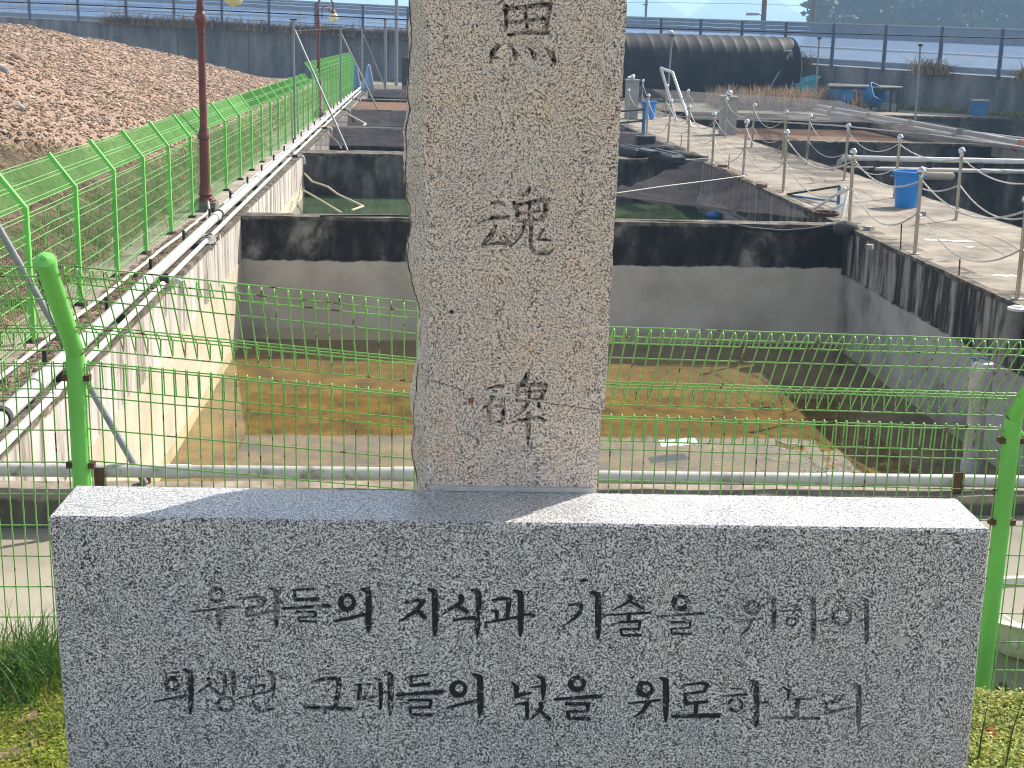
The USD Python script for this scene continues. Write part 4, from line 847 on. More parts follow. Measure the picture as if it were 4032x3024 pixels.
CG = 'chains hanging between the steel posts'
link_a = np.linspace(0, 2*np.pi, 9)[:-1]
def chain(p, q, sag, near, label):
    p, q = np.array(p, float), np.array(q, float); L = np.linalg.norm(q-p)
    if near:
        n = int(L*1.03/.030); mb = MB(); t_ = np.linspace(0, 1, n)
        P = p+(q-p)*t_[:, None] - np.array([0, 0, 1])*(4*sag*t_*(1-t_))[:, None]
        T_ = np.gradient(P, axis=0); T_ /= np.linalg.norm(T_, axis=1, keepdims=True)
        for k in range(n):
            side = np.cross(T_[k], [0, 0, 1.0]); side /= np.linalg.norm(side); upv = np.cross(side, T_[k])
            s_ = side if k % 2 else upv
            c = P[k] + T_[k]*(.021*np.cos(link_a))[:, None] + s_*(.0115*np.sin(link_a))[:, None]
            mb.tube(np.vstack([c, c[:1]]), .0036, 4, False)
        top('chain', mb, 'chain_metal', label, 'chain', CG, smooth=True)
    else:
        t_ = np.linspace(0, 1, 15); P = p+(q-p)*t_[:, None] - np.array([0, 0, 1])*(4*sag*t_*(1-t_))[:, None]
        top('chain', MB().tube(P, .0085, 4), 'chain_metal', label, 'chain', CG, smooth=True)
for row, pts, desc in ((0, inner, 'pond-edge row'), (1, outer, 'outer row')):
    for i in range(len(pts)-1):
        if row == 1 and i < 1: continue
        (xa, ya), (xb, yb) = pts[i], pts[i+1]
        a_ = ORD[i-(1 if row == 0 else 2)] if i-(1 if row == 0 else 2) >= 0 else None; b_ = ORD[i+1-(1 if row == 0 else 2)]
        where = f'between the {a_} and {b_} posts of the {desc}' if a_ else f'running out of view from the {b_} post of the {desc}'
        if row == 1 and i == 5: continue       # gap left open
        for zz, nmz in ((.885, 'upper'), (.5, 'lower')):
            if row == 0 and i in (9, 11) and zz < .6: continue
            d = np.array([xb-xa, yb-ya]); d /= np.linalg.norm(d)
            chain((xa+d[0]*.04, ya+d[1]*.04, zz), (xb-d[0]*.04, yb-d[1]*.04, zz), (.085*np.linalg.norm(np.subtract(pts[i+1], pts[i])))*(1+.25*rng.normal()), ya < 22, f'{nmz} chain {where}')

# ================================================================ THINGS ON THE WALKWAY
def bucket(label, loc, s, mtl, rot=(0, 0, 0)):
    t = thing('bucket', label, 'bucket', loc, rot)
    part(t, 'body', MB().lathe([(.001, .012), (.155*s, .01), (.162*s, 0), (.166*s, .02), (.212*s, .50*s), (.222*s, .515*s), (.224*s, .54*s), (.206*s, .545*s), (.200*s, .50*s), (.157*s, .03), (.001, .03)], 28), mtl, smooth=40)
    part(t, 'rim', MB().lathe([(.214*s, .50*s), (.236*s, .505*s), (.238*s, .545*s), (.222*s, .552*s), (.206*s, .548*s)], 28), mtl, smooth=40)
    for sx in (-1, 1): part(t, 'handle', MB().tube([(sx*.225*s, -.07*s, .5*s), (sx*.262*s, -.06*s, .47*s), (sx*.268*s, 0, .465*s), (sx*.262*s, .06*s, .47*s), (sx*.225*s, .07*s, .5*s)], .010*s, 6), mtl, smooth=True)
    return t
q = onz(3575, 818); bucket('large bright blue plastic bucket standing on the walkway behind the chains', (q[0], q[1]+.1, 0), 1.03, 'blue_plastic')
q = onz(2553, 470); bucket('distant blue plastic bucket on the walkway near the black tank', (q[0], q[1], 0), 1.05, 'blue_plastic')
def bits(name, specs, cat):
    for px, py, sx, sy, sz, mt, lb in specs:
        q = onz(px, py); r_ = trimesh.transformations.rotation_matrix(px % 7, (0, 0, 1)); r_[:3, 3] = (q[0], q[1], -.002)
        top(name, rough_box((-sx, -sy, 0), (sx, sy, sz), .05, .006, px).apply_transform(r_), mt, lb, cat)
bits('stone', [(3420, 905, .07, .05, .05, 'stone_grey', 'flat grey stone lying on the walkway left of the big blue bucket'), (3425, 900, .045, .04, .06, 'stone_grey', 'small upright grey stone behind the flat one on the walkway') if False else (3424, 900+80, .045, .04, .055, 'stone_grey', 'small squarish stone on the pond edge below the third near post'),
    (3628, 850, .05, .045, .07, 'stone_grey', 'grey stone at the foot of the big blue bucket')], 'stone')
bits('brick', [(2998, 738, .09, .055, .06, 'brick_brown', 'red-brown brick on the pond edge above the dry roots'), (2845, 658, .10, .05, .05, 'brick_brown', 'dull brick lying on the pond edge past the roots'), (2770, 622, .12, .06, .06, 'stone_grey', 'grey brick by the corner of the second cross wall'), (2765, 634, .10, .06, .05, 'stone_grey', 'lower grey brick by the corner of the second cross wall')], 'brick')
for px, yb, yt, lb in ((3546, 985, 880, 'thin rusty rod standing up from the pond edge beside the second near post'), (3776, 1085, 1020, 'short rusty rod standing at the pond edge, right of the taller rod'), (2868, 665, 610, 'thin dark rod standing on the pond edge beyond the roots'), (2680, 590, 530, 'thin dark rod near the black float')):
    q = onz(px, yb); p1 = ony(px+4, yt, q[1]); top('steel_rod', MB().tube([q-[0, 0, .02], p1], .009, 6), 'rust_brown', lb, 'rod')
for px, py, s_ in ((3690, 945, .11), (3790, 950, .10), (3960, 1085, .09), (3820, 972, .05)):
    q = onz(px, py, .003); a = np.arange(16)/16*2*np.pi; rr_ = s_*(1+.3*np.sin(2*a+px)+.2*np.sin(5*a+py))
    if px == 3690: splat = thing('paint_splash', 'pale splashes of dried paint on the walkway below the second near post', 'paint splash')
    part(splat, 'spot', MB().add(np.vstack([[q], np.c_[q[0]+rr_*np.cos(a)*1.3, q[1]+rr_*np.sin(a)*1.1, np.full(16, .0035)]]), [(0, 1+k, 1+(k+1) % 16) for k in range(16)]), 'mortar')
# railing frame by the pond corner
t = thing('railing_frame', 'low blue and white pipe railing lying by the pond corner behind the third near post', 'railing')
P_ = lambda px, py, yy: ony(px, py, yy)
part(t, 'upper_bar', MB().tube([P_(3100, 765, 22.6), P_(3306, 733, 20.9)], .018, 8), 'dark_pitch', smooth=True)
part(t, 'lower_bar', MB().tube([P_(3112, 770, 22.5), P_(3302, 795, 20.9)], .017, 8), 'blue_paint', smooth=True)
part(t, 'end_post', MB().tube([P_(3305, 735, 20.9), P_(3298, 842, 20.9)], .026, 8), 'blue_paint', smooth=True)
part(t, 'white_brace', MB().tube([P_(3202, 826, 20.6), P_(3328, 742, 20.0)], .022, 8), 'white_paint', smooth=True)
part(t, 'white_leg', MB().tube([P_(3340, 740, 20.0), P_(3314, 868, 19.6)], .024, 8), 'white_paint', smooth=True)
part(t, 'white_bar', MB().tube([P_(3268, 828, 19.9), P_(3325, 802, 19.8)], .026, 8), 'white_paint', smooth=True)
q = onz(3250, 846); a = np.linspace(0, 2*np.pi, 25)
top('rusty_hoop', MB().tube(np.c_[q[0]+.19*np.cos(a), q[1]+.19*np.sin(a), np.full(25, .035)], .018, 6).tube(np.c_[q[0]+.17*np.cos(a), q[1]+.17*np.sin(a), np.full(25, .008)], .02, 6), 'rust_brown', 'rusty round hoop lying by the pond corner under the white railing', 'hoop', smooth=True)
q = onz(3325, 905, -.02); top('dark_bundle', trimesh.creation.icosphere(subdivisions=3, radius=.15).apply_transform(np.diag([1.2, 1, .7, 1])).apply_translation(q+[.02, 0, .02]), 'dark_pitch', 'dark tarred bundle wrapped over the right end of the blackened cross wall', 'bundle', smooth=True)
hp = [ony(px, py, yy) for px, py, yy in ((2430, 875, 18.9), (2600, 872, 18.88), (2800, 880, 18.85), (2900, 888, 18.72), (2960, 900, 18.66), (3080, 910, 18.64), (3180, 903, 18.66), (3260, 890, 18.7), (3310, 880, 18.8), (3340, 895, 19.0))]
top('black_hose', MB().tube(hp, .022, 8), 'hose_black', 'black hose draped along the top of the blackened cross wall', 'hose', smooth=True)
hp = [onz(1260, 850, .012), onz(1500, 848, .012), onz(1700, 852, .014), onz(1950, 862, .012)]
top('black_hose', MB().tube(hp, .012, 6), 'hose_black', 'thin black line lying along the left part of the blackened cross wall', 'hose', smooth=True)

# black floats, white frame, pillars at the far part of the walkway
t = thing('aerator_floats', 'pair of long black plastic floats lying on the second cross wall', 'float')
for (a_, b_) in (((2452, 585), (2530, 605)), ((2570, 603), (2672, 632))):
    q0, q1 = onz(a_[0], a_[1], .12), onz(b_[0], b_[1], .10); d = q1-q0
    ang = math.atan2(d[1], d[0]); L = np.linalg.norm(d); T_ = trimesh.transformations.rotation_matrix(ang, (0, 0, 1)); T_[:3, 3] = (q0+q1)/2
    hull = manifold3d.Manifold.hull_points(np.array([(sx*(L/2-i*.05), sy*(.15-i*.02), zz) for sx in (-1, 1) for sy in (-1, 1) for i, zz in ((1, -.10), (0, -.06), (0, .05), (2, .10))]))
    fl = part(t, 'float', trimesh.Trimesh(meshkit.arrays(hull)[0], meshkit.arrays(hull)[1]).apply_transform(T_), 'black_plastic', smooth=30)
    part(fl, 'ridge', MB().box((-L/2+.15, -.03, .095), (L/2-.15, .03, .125)).mesh().apply_transform(T_), 'black_plastic')
q0, q1 = onz(2530, 590, .2), onz(2580, 600, .2)
part(t, 'bracket', MB().bar(q0, q1, .2, .05), 'black_plastic'); part(t, 'motor_cover', rough_box((-.22, -.16, 0), (.22, .16, .22), .06, .02, 3).apply_translation(onz(2540, 572, .02)), 'black_plastic', smooth=50)
for i, (px, py, r_, lb) in enumerate(((2630, 590, .22, 'dark heap of net bundled behind the black floats'), (2690, 612, .20, 'loose dark net heap right of the black floats'))):
    m_ = trimesh.creation.icosphere(subdivisions=3, radius=r_); v = m_.vertices*[1.9, 1.0, .55]; v = v*(1+.5*fb(v, 6, 40+i)[:, None]); m_.vertices = v + onz(px, py, .04)
    top('net_heap', m_, 'dark_pitch', lb, 'net heap', smooth=True)
t = thing('leaning_ladder', 'leaning white pipe frame standing on the walkway before the black tank', 'frame')
q = [ony(2602, 268, 43.5), ony(2648, 285, 43), ony(2722, 500, 40.8), ony(2662, 475, 43.8)]
for a_, b_ in ((3, 0), (0, 1), (1, 2)): part(t, 'bar', MB().tube([q[a_], q[b_]], .045, 8), 'white_paint', smooth=True)
for px, yb, yt, yy, w, lb in ((2482, 505, 318, 44.5, .19, 'farther square concrete pillar beside the tall stone, topped by a ball'), (2860, 560, 385, 37.6, .20, 'nearer square concrete pillar in the outer post row, topped by a ball')):
    p0, p1 = ony(px, yb, yy), ony(px, yt, yy); t = thing('pillar', lb, 'pillar', (p0[0], yy, 0)); h_ = p1[2]
    part(t, 'shaft', rough_box((-w, -w, -.1), (w, w, h_), .15, .006, 4), 'concrete_pillar'); part(t, 'cap', MB().box((-w-.03, -w-.03, h_), (w+.03, w+.03, h_+.05)), 'concrete_pillar')
    part(t, 'ball_top', MB().tm(trimesh.creation.icosphere(subdivisions=2, radius=.085), trimesh.transformations.translation_matrix((0, 0, h_+.12))), 'chrome', smooth=True)
q = onz(2533, 528); t = thing('blue_gate', 'low railing of dark bars with a blue end post, beside the tall stone', 'railing')
part(t, 'end_post', MB().tube([(q[0], q[1], 0), (q[0], q[1], .85)], .05, 8), 'blue_paint', smooth=True)
for zz in (.35, .65): part(t, 'bar', MB().tube([(q[0], q[1], zz), (q[0]-1.2, q[1]-.5, zz-.08)], .028, 6), 'dark_pitch', smooth=True)

# drain pipe in the pond corner, capped pipe end
t = thing('drain_pipe', 'upright off-white drain pipe standing in the right corner of the front pond', 'pipe')
dx, dy = 5.36, 12.45
part(t, 'shaft', MB().tube([(dx, dy, -1.75), (dx, dy, -.78)], .085, 20), 'pvc_old', smooth=40)
part(t, 'collar', MB().lathe([(.085, -.80), (.108, -.79), (.110, -.55), (.102, -.535), (.085, -.535)], 20, (dx, dy, 0)), 'pvc_old', smooth=40)
part(t, 'lower_collar', MB().lathe([(.085, -1.62), (.1, -1.61), (.1, -1.45), (.085, -1.44)], 20, (dx, dy, 0)), 'pvc_grey', smooth=40)
part(t, 'upper_ring', MB().lathe([(.07, -.545), (.098, -.54), (.098, -.47), (.085, -.46), (.07, -.46), (.07, -.545)], 20, (dx, dy, 0)), 'pvc_white', smooth=40)
for k in (-1, 1): part(t, 'blue_strap', MB().bar((dx-.07+.05*k, dy-.05, -.42), (dx+.02+.06*k, dy+.08, -.455), .045, .012), 'blue_plastic_deep')
q = onz(3988, 1215, -.03); t = thing('capped_pipe', 'short grey pipe end with a round pale cap at the pond edge, far right', 'pipe')
part(t, 'body', MB().lathe([(.001, -.36), (.085, -.36), (.09, -.03), (.001, -.03)], 20, (5.83, q[1]-.05, 0)), 'concrete_plinth', smooth=40); part(t, 'cap', MB().lathe([(.098, -.035), (.098, -.01), (.06, .0), (.058, .006), (.012, .006), (.001, .0)], 20, (5.83, q[1]-.05, 0)), 'pvc_white', smooth=40)

# pond bits
q = onz(2812, 850, -.84); t = thing('buoy', 'small bright blue float on the green water of the second pond', 'float', q)
part(t, 'body', MB().lathe([(.001, -.04), (.10, -.03), (.15, .0), (.15, .05), (.10, .08), (.001, .09)], 16), 'blue_plastic', smooth=50)
q = onz(2860, 875, -.84); top('blue_board', rough_box((-.45, -.05, -.02), (.45, .05, .04), .1, .004, 2).apply_translation(q), 'blue_plastic', 'strip of bright blue board at the water edge behind the cross wall', 'board')
q = onz(2672, 1735, -1.535); a = rng.normal(0, 1, (60, 2))
X_, Y_ = np.meshgrid(np.linspace(-.20, .20, 14), np.linspace(-.12, .12, 9), indexing='ij'); Pz = np.stack([X_, Y_, X_*0], -1)
top('plastic_bag', MB().grid(np.stack([X_+.03*fb(Pz, 8, 2), Y_*(1-1.8*X_**2)+.25*X_, -.02+.05*np.abs(fb(Pz, 14, 5))], -1) + q), 'bag_film', 'crumpled pale blue plastic film in the shallow water of the front pond', 'plastic bag', smooth=True)
hp = [onz(px, py, -1.53) for px, py in ((3055, 1735), (3080, 1745), (3105, 1752), (3135, 1752), (3165, 1762))]
top('rope', MB().tube(hp, .014, 6), 'rope_tan', 'short pale rope end in the shallow corner of the front pond', 'rope', smooth=True)
for pts, lb, mt, r_ in (([ (1190, 675, 29), (1230, 715, 27.8), (1290, 735, 26.2), (1330, 765, 25), (1430, 812, 22.6), (1385, 828, 22)], 'upper pale rope trailing from the wall corner into the green water', 'rope_tan', .02), ([(1188, 745, 26.5), (1240, 775, 25), (1290, 805, 23.5), (1345, 838, 21.6)], 'lower pale rope trailing into the green water of the second pond', 'rope_tan', .018),
    ([(1290, 522, 34.8), (1330, 560, 32.5), (1345, 585, 31)], 'rope hanging into the third pond on the left', 'rope_tan', .02), ([(1365, 448, 43), (1440, 488, 38.5), (1430, 496, 38)], 'bent pole lying across the fourth pond on the left', 'rope_tan', .03),
    ([(2430, 760, 20.5), (2600, 735, 22), (2800, 710, 24), (2930, 692, 25.6)], 'white rope stretched over the second pond to the walkway edge', 'rope_white', .009)):
    top('rope', MB().tube([ony(*q_) for q_ in pts], r_, 6), mt, lb, 'rope', smooth=True)

# nets over the ponds
def net(label, corners, nn=24, sag=.15, mt='net_dark', seed=0):
    c = np.array(corners, float); u = np.linspace(0, 1, nn+1)
    Uu, Vv = np.meshgrid(u, u, indexing='ij'); Uu, Vv = Uu[..., None], Vv[..., None]
    P = c[0]*(1-Uu)*(1-Vv)+c[1]*Uu*(1-Vv)+c[2]*Uu*Vv+c[3]*(1-Uu)*Vv
    P[..., 2] += -sag*(4*Uu*(1-Uu)*4*Vv*(1-Vv))[..., 0] + sag*.8*fb(P, .8, seed)
    return top('net', MB().grid(P), mt, label, 'net', smooth=True)
net('dark net sloping from the second cross wall down over the green water', [(5.8, 28.9, .02), (5.85, 20.2, -.06), ony(2340, 775, 20.6), ony(2520, 720, 26.5)], sag=.25, seed=1)
net('dark sagging net over the third pond of the left row', [(-2.4, 30.4, .05), (5.9, 30.2, .1), (5.9, 37.0, .1), (-2.4, 37, .05)], sag=.3, seed=2)
net('dark sagging net over the fourth pond of the left row', [(-2.4, 37.6, .05), (5.9, 37.6, .1), (5.9, 46, .1), (-2.4, 46, .05)], sag=.45, seed=3)
net('dark net stretched over the far pond at the left row end', [(-2.4, 54.5, .05), (5.9, 54.5, .1), (5.9, 63, .35), (-2.4, 63, .2)], sag=.2, seed=4)
net('grey net stretched over the pond with brown water on the right', [(8.5, 43.2, .10), (15.1, 42.5, .15), (15.1, 50, .5), (8.5, 52, .7)], sag=.12, mt='net_grey', seed=5)
net('grey net sagging from the slanting pipes over the right ponds', [(12.9, 37, .25), (15.1, 29.5, .15), (15.1, 43, .3), (14.2, 46, .25)], sag=.3, mt='net_grey', seed=6)
net('pale net hung along the far outer posts of the walkway', [(8.0, 46, .75), (8.1, 56, .85), (8.4, 56, .1), (8.3, 46, .05)], sag=.05, mt='net_grey', seed=7)
net('dark net gathered along the foot of the outer posts', [(7.9, 26, .45), (7.95, 33.5, .55), (8.3, 33.5, .02), (8.2, 26, .02)], sag=.3, mt='net_dark', seed=8)
for pts, lb in (([(2800, 445, 47), (3200, 452, 46), (3600, 490, 42), (4040, 545, 37)], 'upper grey net rope sagging over the right ponds'), ([(2900, 470, 44), (3300, 495, 40), (3700, 535, 36), (4040, 580, 32)], 'lower grey net rope sagging over the right ponds'), ([(3000, 432, 50), (3330, 470, 46), (3500, 490, 44)], 'far grey net rope near the reeds')):
    top('net_rope', MB().tube([ony(*q_) for q_ in pts], .022, 5), 'rope_white', lb, 'rope', smooth=True)

# pipes on the right
t = thing('water_pipe', 'upper white pipe on stubs along the right cross wall behind the blue bucket', 'pipe')
for a_, b_ in ((9.0, 13.1), (13.15, 15.0)): part(t, 'pipe_section', MB().tube([(a_, 28.15, .19), (b_, 28.15, .19)], .055, 12), 'pvc_white', smooth=40)
part(t, 'elbow', MB().tube([(9.0, 28.15, .19), (8.7, 28.15, .19), (8.6, 28.12, .12), (8.58, 28.1, -.05)], .06, 12), 'pvc_old', smooth=40)
for x_ in np.arange(9.4, 15, 1.1): part(t, 'stub', MB().box((x_-.03, 28.05, -.02), (x_+.03, 28.25, .14)), 'dark_pitch')
t = thing('water_pipe', 'lower white pipe along the face of the right cross wall', 'pipe')
part(t, 'pipe_section', MB().tube([(9.3, 27.93, -.01), (12.0, 27.93, -.01)], .042, 12), 'pvc_old', smooth=40); part(t, 'pipe_section', MB().tube([(12.05, 27.93, -.01), (15, 27.93, -.02)], .042, 12), 'pvc_grey', smooth=40)
for x_ in (10.3, 11.6, 12.05, 13.4): part(t, 'coupling', MB().tube([(x_-.08, 27.93, -.01), (x_+.08, 27.93, -.01)], .055, 12), 'pvc_grey', smooth=40)
t = thing('yellow_float', 'dull yellow float wedged under the white pipes', 'float', (10.6, 27.86, -.12)); part(t, 'body', MB().tube([(-.35, 0, 0), (-.3, 0, 0), (.3, 0, 0), (.35, 0, 0)], [.04, .09, .09, .04], 10), 'rope_tan', smooth=50)
for xo, zo, lb in ((15.2, .16, 'upper of the two long grey pipes slanting across the right ponds'), (15.05, .02, 'lower of the two long grey pipes slanting across the right ponds')):
    t = thing('water_pipe', lb, 'pipe'); yy = np.linspace(22, 55, 9)
    for a_, b_ in zip(yy[:-1], yy[1:]): part(t, 'pipe_section', MB().tube([(xo, a_+.02, zo), (xo, b_-.02, zo)], .075, 10), 'pvc_dirty', smooth=40)
    for k, a_ in enumerate(yy[1:-1]): part(t, 'coupling', MB().tube([(xo, a_-.16, zo), (xo, a_+.16, zo)], .092, 10), 'orange_cap' if k in (2, 4) else 'dark_pitch', smooth=40)
for (px, yb, yt, yy, lb) in ((3612, 480, 183, 46.5, 'thin net pole rising from the slanting pipes on the right'), (3214, 440, 155, 53, 'thin net pole standing beside the light blue basin'), (2630, 345, 145, 50, 'thin net pole standing in front of the black tank')):
    p0, p1 = ony(px+ (-8 if px > 3000 else 0), yb, yy), ony(px+(12 if px > 3000 else 16), yt, yy); t = thing('net_pole', lb, 'pole'); part(t, 'upright', MB().tube([p0-[0, 0, .3], p1], .035, 8), 'galvanised', smooth=True); part(t, 'top_hook', MB().box(p1-[.07, .03, .0], p1+[.07, .03, .08]), 'dark_pitch')

# ================================================================ TANK AND THE FAR DECK
t = thing('black_tank', 'huge black ribbed plastic tank lying on its side beyond the reeds', 'tank')
a0, a1 = np.array([16.05, 61.3, 0]), np.array([6.9, 59.35, 0]); R0 = 1.40; zc = 1.38; d = (a1-a0)/np.linalg.norm(a1-a0); L = np.linalg.norm(a1-a0)
T_ = trimesh.geometry.align_vectors([0, 0, 1], d); T_[:3, 3] = a0+[0, 0, zc]
prof = [(.001, 0), (R0*.95, .0), (R0*.975, .03)]
for k in range(int(L/.55)):
    zz = .1+k*.55; q_ = .004+.008*abs(math.sin(k*1.7)); prof += [(R0*.975, zz), (R0*(.977+q_*.5), zz+.08), (R0*(.977+q_), zz+.14), (R0*(.977+q_), zz+.2), (R0*.976, zz+.3)]
prof += [(R0*.975, L), (.001, L)]
part(t, 'shell', MB().lathe(prof, 64).mesh().apply_transform(T_), 'black_tank', smooth=35)
part(t, 'end_ring', MB().lathe([(R0*.90, -.012), (R0*.98, -.012), (R0*.985, .02), (R0*.96, .03)], 64).mesh().apply_transform(T_), 'stone_grey', smooth=35)
part(t, 'vent', MB().tm(trimesh.creation.icosphere(subdivisions=2, radius=.11), trimesh.transformations.translation_matrix(a0+d*5.6+[0, 0, zc+R0+.02])), 'white_paint', smooth=True)
t = thing('support_frame', 'pale steel frame with slanting braces at the right end of the black tank', 'frame')
for a_, b_ in (((3098, 380, 60), (3085, 205, 60)), ((3123, 370, 60), (3116, 200, 60)), ((3085, 202, 60), (3117, 200, 60)), ((3028, 352, 59.6), (3117, 200, 60))): part(t, 'bar', MB().tube([ony(*a_), ony(*b_)], .045, 6), 'galvanised', smooth=True)
part(t, 'light_panel', MB().add([ony(3087, 205, 60.1), ony(3113, 208, 60.1), ony(3108, 245, 60.1), ony(3092, 240, 60.1), ony(3087, 205, 60.15), ony(3113, 208, 60.15), ony(3108, 245, 60.15), ony(3092, 240, 60.15)], [(0, 1, 2, 3), (7, 6, 5, 4), (0, 4, 5, 1), (1, 5, 6, 2), (2, 6, 7, 3), (3, 7, 4, 0)]), 'cyan_plastic')
# light blue basin: a boat-like tub tipped up
def tub(parent, lx, ly, h, mt, flare=.8, wall_=.03, n=28, p=3.2):
    a = np.arange(n)/n*2*np.pi
    se = lambda s_: np.c_[np.sign(np.cos(a))*np.abs(np.cos(a))**(2/p)*lx*s_, np.sign(np.sin(a))*np.abs(np.sin(a))**(2/p)*ly*s_]
    rows = [np.c_[se(flare*.9), np.full(n, 0.0)], np.c_[se(flare), np.full(n, .05)], np.c_[se(.98), np.full(n, h*.95)], np.c_[se(1.06), np.full(n, h*.96)], np.c_[se(1.06), np.full(n, h)], np.c_[se(.96), np.full(n, h)], np.c_[se(flare-.03), np.full(n, .07)]]
    mb = MB(); V_ = np.vstack(rows); k = len(rows); Fc = [(i*n+j, i*n+(j+1) % n, (i+1)*n+(j+1) % n, (i+1)*n+j) for i in range(k-1) for j in range(n)]
    mb.add(V_, Fc); mb.add(np.vstack([rows[0], [[0, 0, 0]]]), [(n, (j+1) % n, j) for j in range(n)]); mb.add(np.vstack([rows[-1], [[0, 0, .07]]]), [(n, j, (j+1) % n) for j in range(n)])
    return part(parent, 'shell', mb, mt, smooth=35)
q = ony(3150, 345, 60.5); t = thing('basin', 'light blue basin tipped up beside the right end of the black tank', 'basin', (q[0]+.25, 60.2, .55), (8, -16, 4)); tub(t, .60, .42, .46, 'cyan_plastic', .70)
q = ony(3312, 440, 53.3); t = thing('fish_tub', 'upright square blue tub standing under the slatted table', 'tub', (q[0], 53.6, 0)); tub(t, .44, .5, .78, 'blue_plastic_deep', .88, p=7)
q = ony(3430, 440, 53); t = thing('fish_tub', 'blue tub tipped on its side, open towards the pond, under the table', 'tub', (q[0]+.05, 53.6, .42), (52, 18, 24)); tub(t, .36, .36, .55, 'blue_plastic_deep', .85, p=7)
q = ony(3395, 445, 52.7); t = thing('fish_tub', 'lower blue tub leaning under the tipped one beneath the table', 'tub', (q[0]+.1, 53.9, .02), (10, -28, 5)); tub(t, .34, .4, .5, 'blue_plastic_deep', .85, p=7)
q = ony(3512, 430, 54); t = thing('grey_tub', 'low pale grey tub lying on the far deck right of the table', 'tub', (q[0], 54.6, 0)); tub(t, .42, .3, .25, 'pvc_grey', .9, p=5)
t = thing('slatted_table', 'long weathered slatted rack on thin legs over the blue tubs', 'table')
c0, c1 = ony(3270, 330, 54), ony(3540, 350, 53.2)
dv = c1-c0; dv[2] = 0; Lt = np.linalg.norm(dv); dv /= Lt; nv = np.array([-dv[1], dv[0], 0]); zt = (c0[2]+c1[2])/2
for k in range(9): part(t, 'slat', MB().bar(c0*[1, 1, 0]+[0, 0, zt+.012*rng.normal()]+nv*(.16*k)-dv*(.15*rng.random()), c0*[1, 1, 0]+[0, 0, zt]+nv*(.16*k)+dv*(Lt+.15*rng.random()), .12, .05), 'wood_old')
part(t, 'side_rail', MB().bar(c0*[1, 1, 0]+[0, 0, zt-.09]-nv*.03, c0*[1, 1, 0]+[0, 0, zt-.09]-nv*.03+dv*Lt, .06, .10), 'dark_pitch'); part(t, 'side_rail', MB().bar(c0*[1, 1, 0]+[0, 0, zt-.09]+nv*1.33, c0*[1, 1, 0]+[0, 0, zt-.09]+nv*1.33+dv*Lt, .06, .10), 'dark_pitch')
for u in (.02, .3, .62, .9, 1.0):
    for w_ in (0, 1.3): b_ = c0*[1, 1, 0]+dv*Lt*u+nv*w_; part(t, 'leg', MB().bar(b_+[0, 0, -.02], b_+[0, 0, zt-.06], .055), 'dark_pitch')
q = ony(3858, 450, 51.4); t = thing('blue_drum', 'square dark blue drum standing alone on the far deck near the wall', 'drum', (q[0], 51.5, .02), (0, 0, 12))
part(t, 'body', rough_box((-.22, -.22, 0), (.22, .22, .54), .1, .006, 3), 'blue_plastic_deep', smooth=30); part(t, 'lid', MB().box((-.24, -.24, .54), (.24, .24, .585)), 'pvc_old'); part(t, 'band', MB().box((-.226, -.226, .2), (.226, .226, .24)), 'blue_paint')

# white tub with pipes behind the fence on the right
q = np.array([3.02, 6.12]); zt0 = float(apron_z(np.array([[3.0]]), np.array([[6.1]]))[0, 0])
t = thing('white_tub', 'pale plastic tub behind the fence at the lower right, with thin pipes across it', 'tub', (3.26, 6.22, zt0-.01)); tub(t, .52, .34, .20, 'pvc_old', .93, p=2.6)
for k, (a_, b_) in enumerate((((3935, 2418, 6.25), (4090, 2520, 6.0)), ((3880, 2440, 6.3), (4005, 2545, 5.95)))):
    top('white_pipe', MB().tube([ony(*a_), ony(*b_)], .013, 8), 'pvc_white', ['upper thin white pipe lying on the pale tub behind the fence', 'lower thin white pipe lying on the pale tub behind the fence'][k], 'pipe', smooth=True)

# ================================================================ ROADSIDE BARRIER, ROAD THINGS, TREES
seg = np.linalg.norm(np.diff(BL, axis=0), axis=1); cum = np.r_[0, np.cumsum(seg)]
def along(s_): return np.array([np.interp(s_, cum, BL[:, 0]), np.interp(s_, cum, BL[:, 1]), np.interp(s_, cum, BZ)])
bar = thing('roadside_barrier', 'long blue-grey roadside barrier of posts and clear panels across the background', 'barrier')
step = 2.72; k = 0; sarr = np.arange(0.2, 62, step)
def hgt(s_): return 1.72 - .002*s_
for i, s_ in enumerate(sarr):
    p0 = along(s_); p1 = along(min(s_+step, cum[-1])); h_ = hgt(s_)
    dd = (p1-p0); dd2 = dd/np.linalg.norm(dd)
    part(bar, 'post', MB().bar(p0-[0, 0, .15], p0+[0, 0, h_+.03], .13, .13, up=(0, 1, 0)), 'barrier_post')
    o = dd2*.07
    def strip(za, zb, mt, name, th=.05, back=0.0):
        n_ = np.array([-dd2[1], dd2[0], 0]); n_ /= np.linalg.norm(n_); n_ = n_ if n_[1] > 0 else -n_
        P = [q_+[0, 0, zz]+n_*(t_+back) for q_ in (p0+o, p1-o) for zz in (za, zb) for t_ in (-th/2, th/2)]
        part(bar, name, MB().add(P, [(0, 1, 3, 2), (4, 6, 7, 5), (0, 4, 5, 1), (2, 3, 7, 6), (0, 2, 6, 4), (1, 5, 7, 3)]), mt)
    strip(.0, .20, 'barrier_blue', 'kick_board'); strip(.20, .245, 'rail_steel', 'rail', .07)
    strip(.25, .68, 'barrier_pane', 'pane', .02); strip(.685, .725, 'rail_steel', 'rail', .06); strip(.73, 1.14, 'barrier_pane', 'pane', .02)
    strip(1.145, 1.36, 'barrier_blue', 'top_board', .06); strip(1.375, 1.54, 'barrier_blue', 'top_board', .07); strip(1.55, h_, 'barrier_blue', 'top_board', .06); strip(h_+.002, h_+.05, 'rail_steel', 'top_rail', .10)
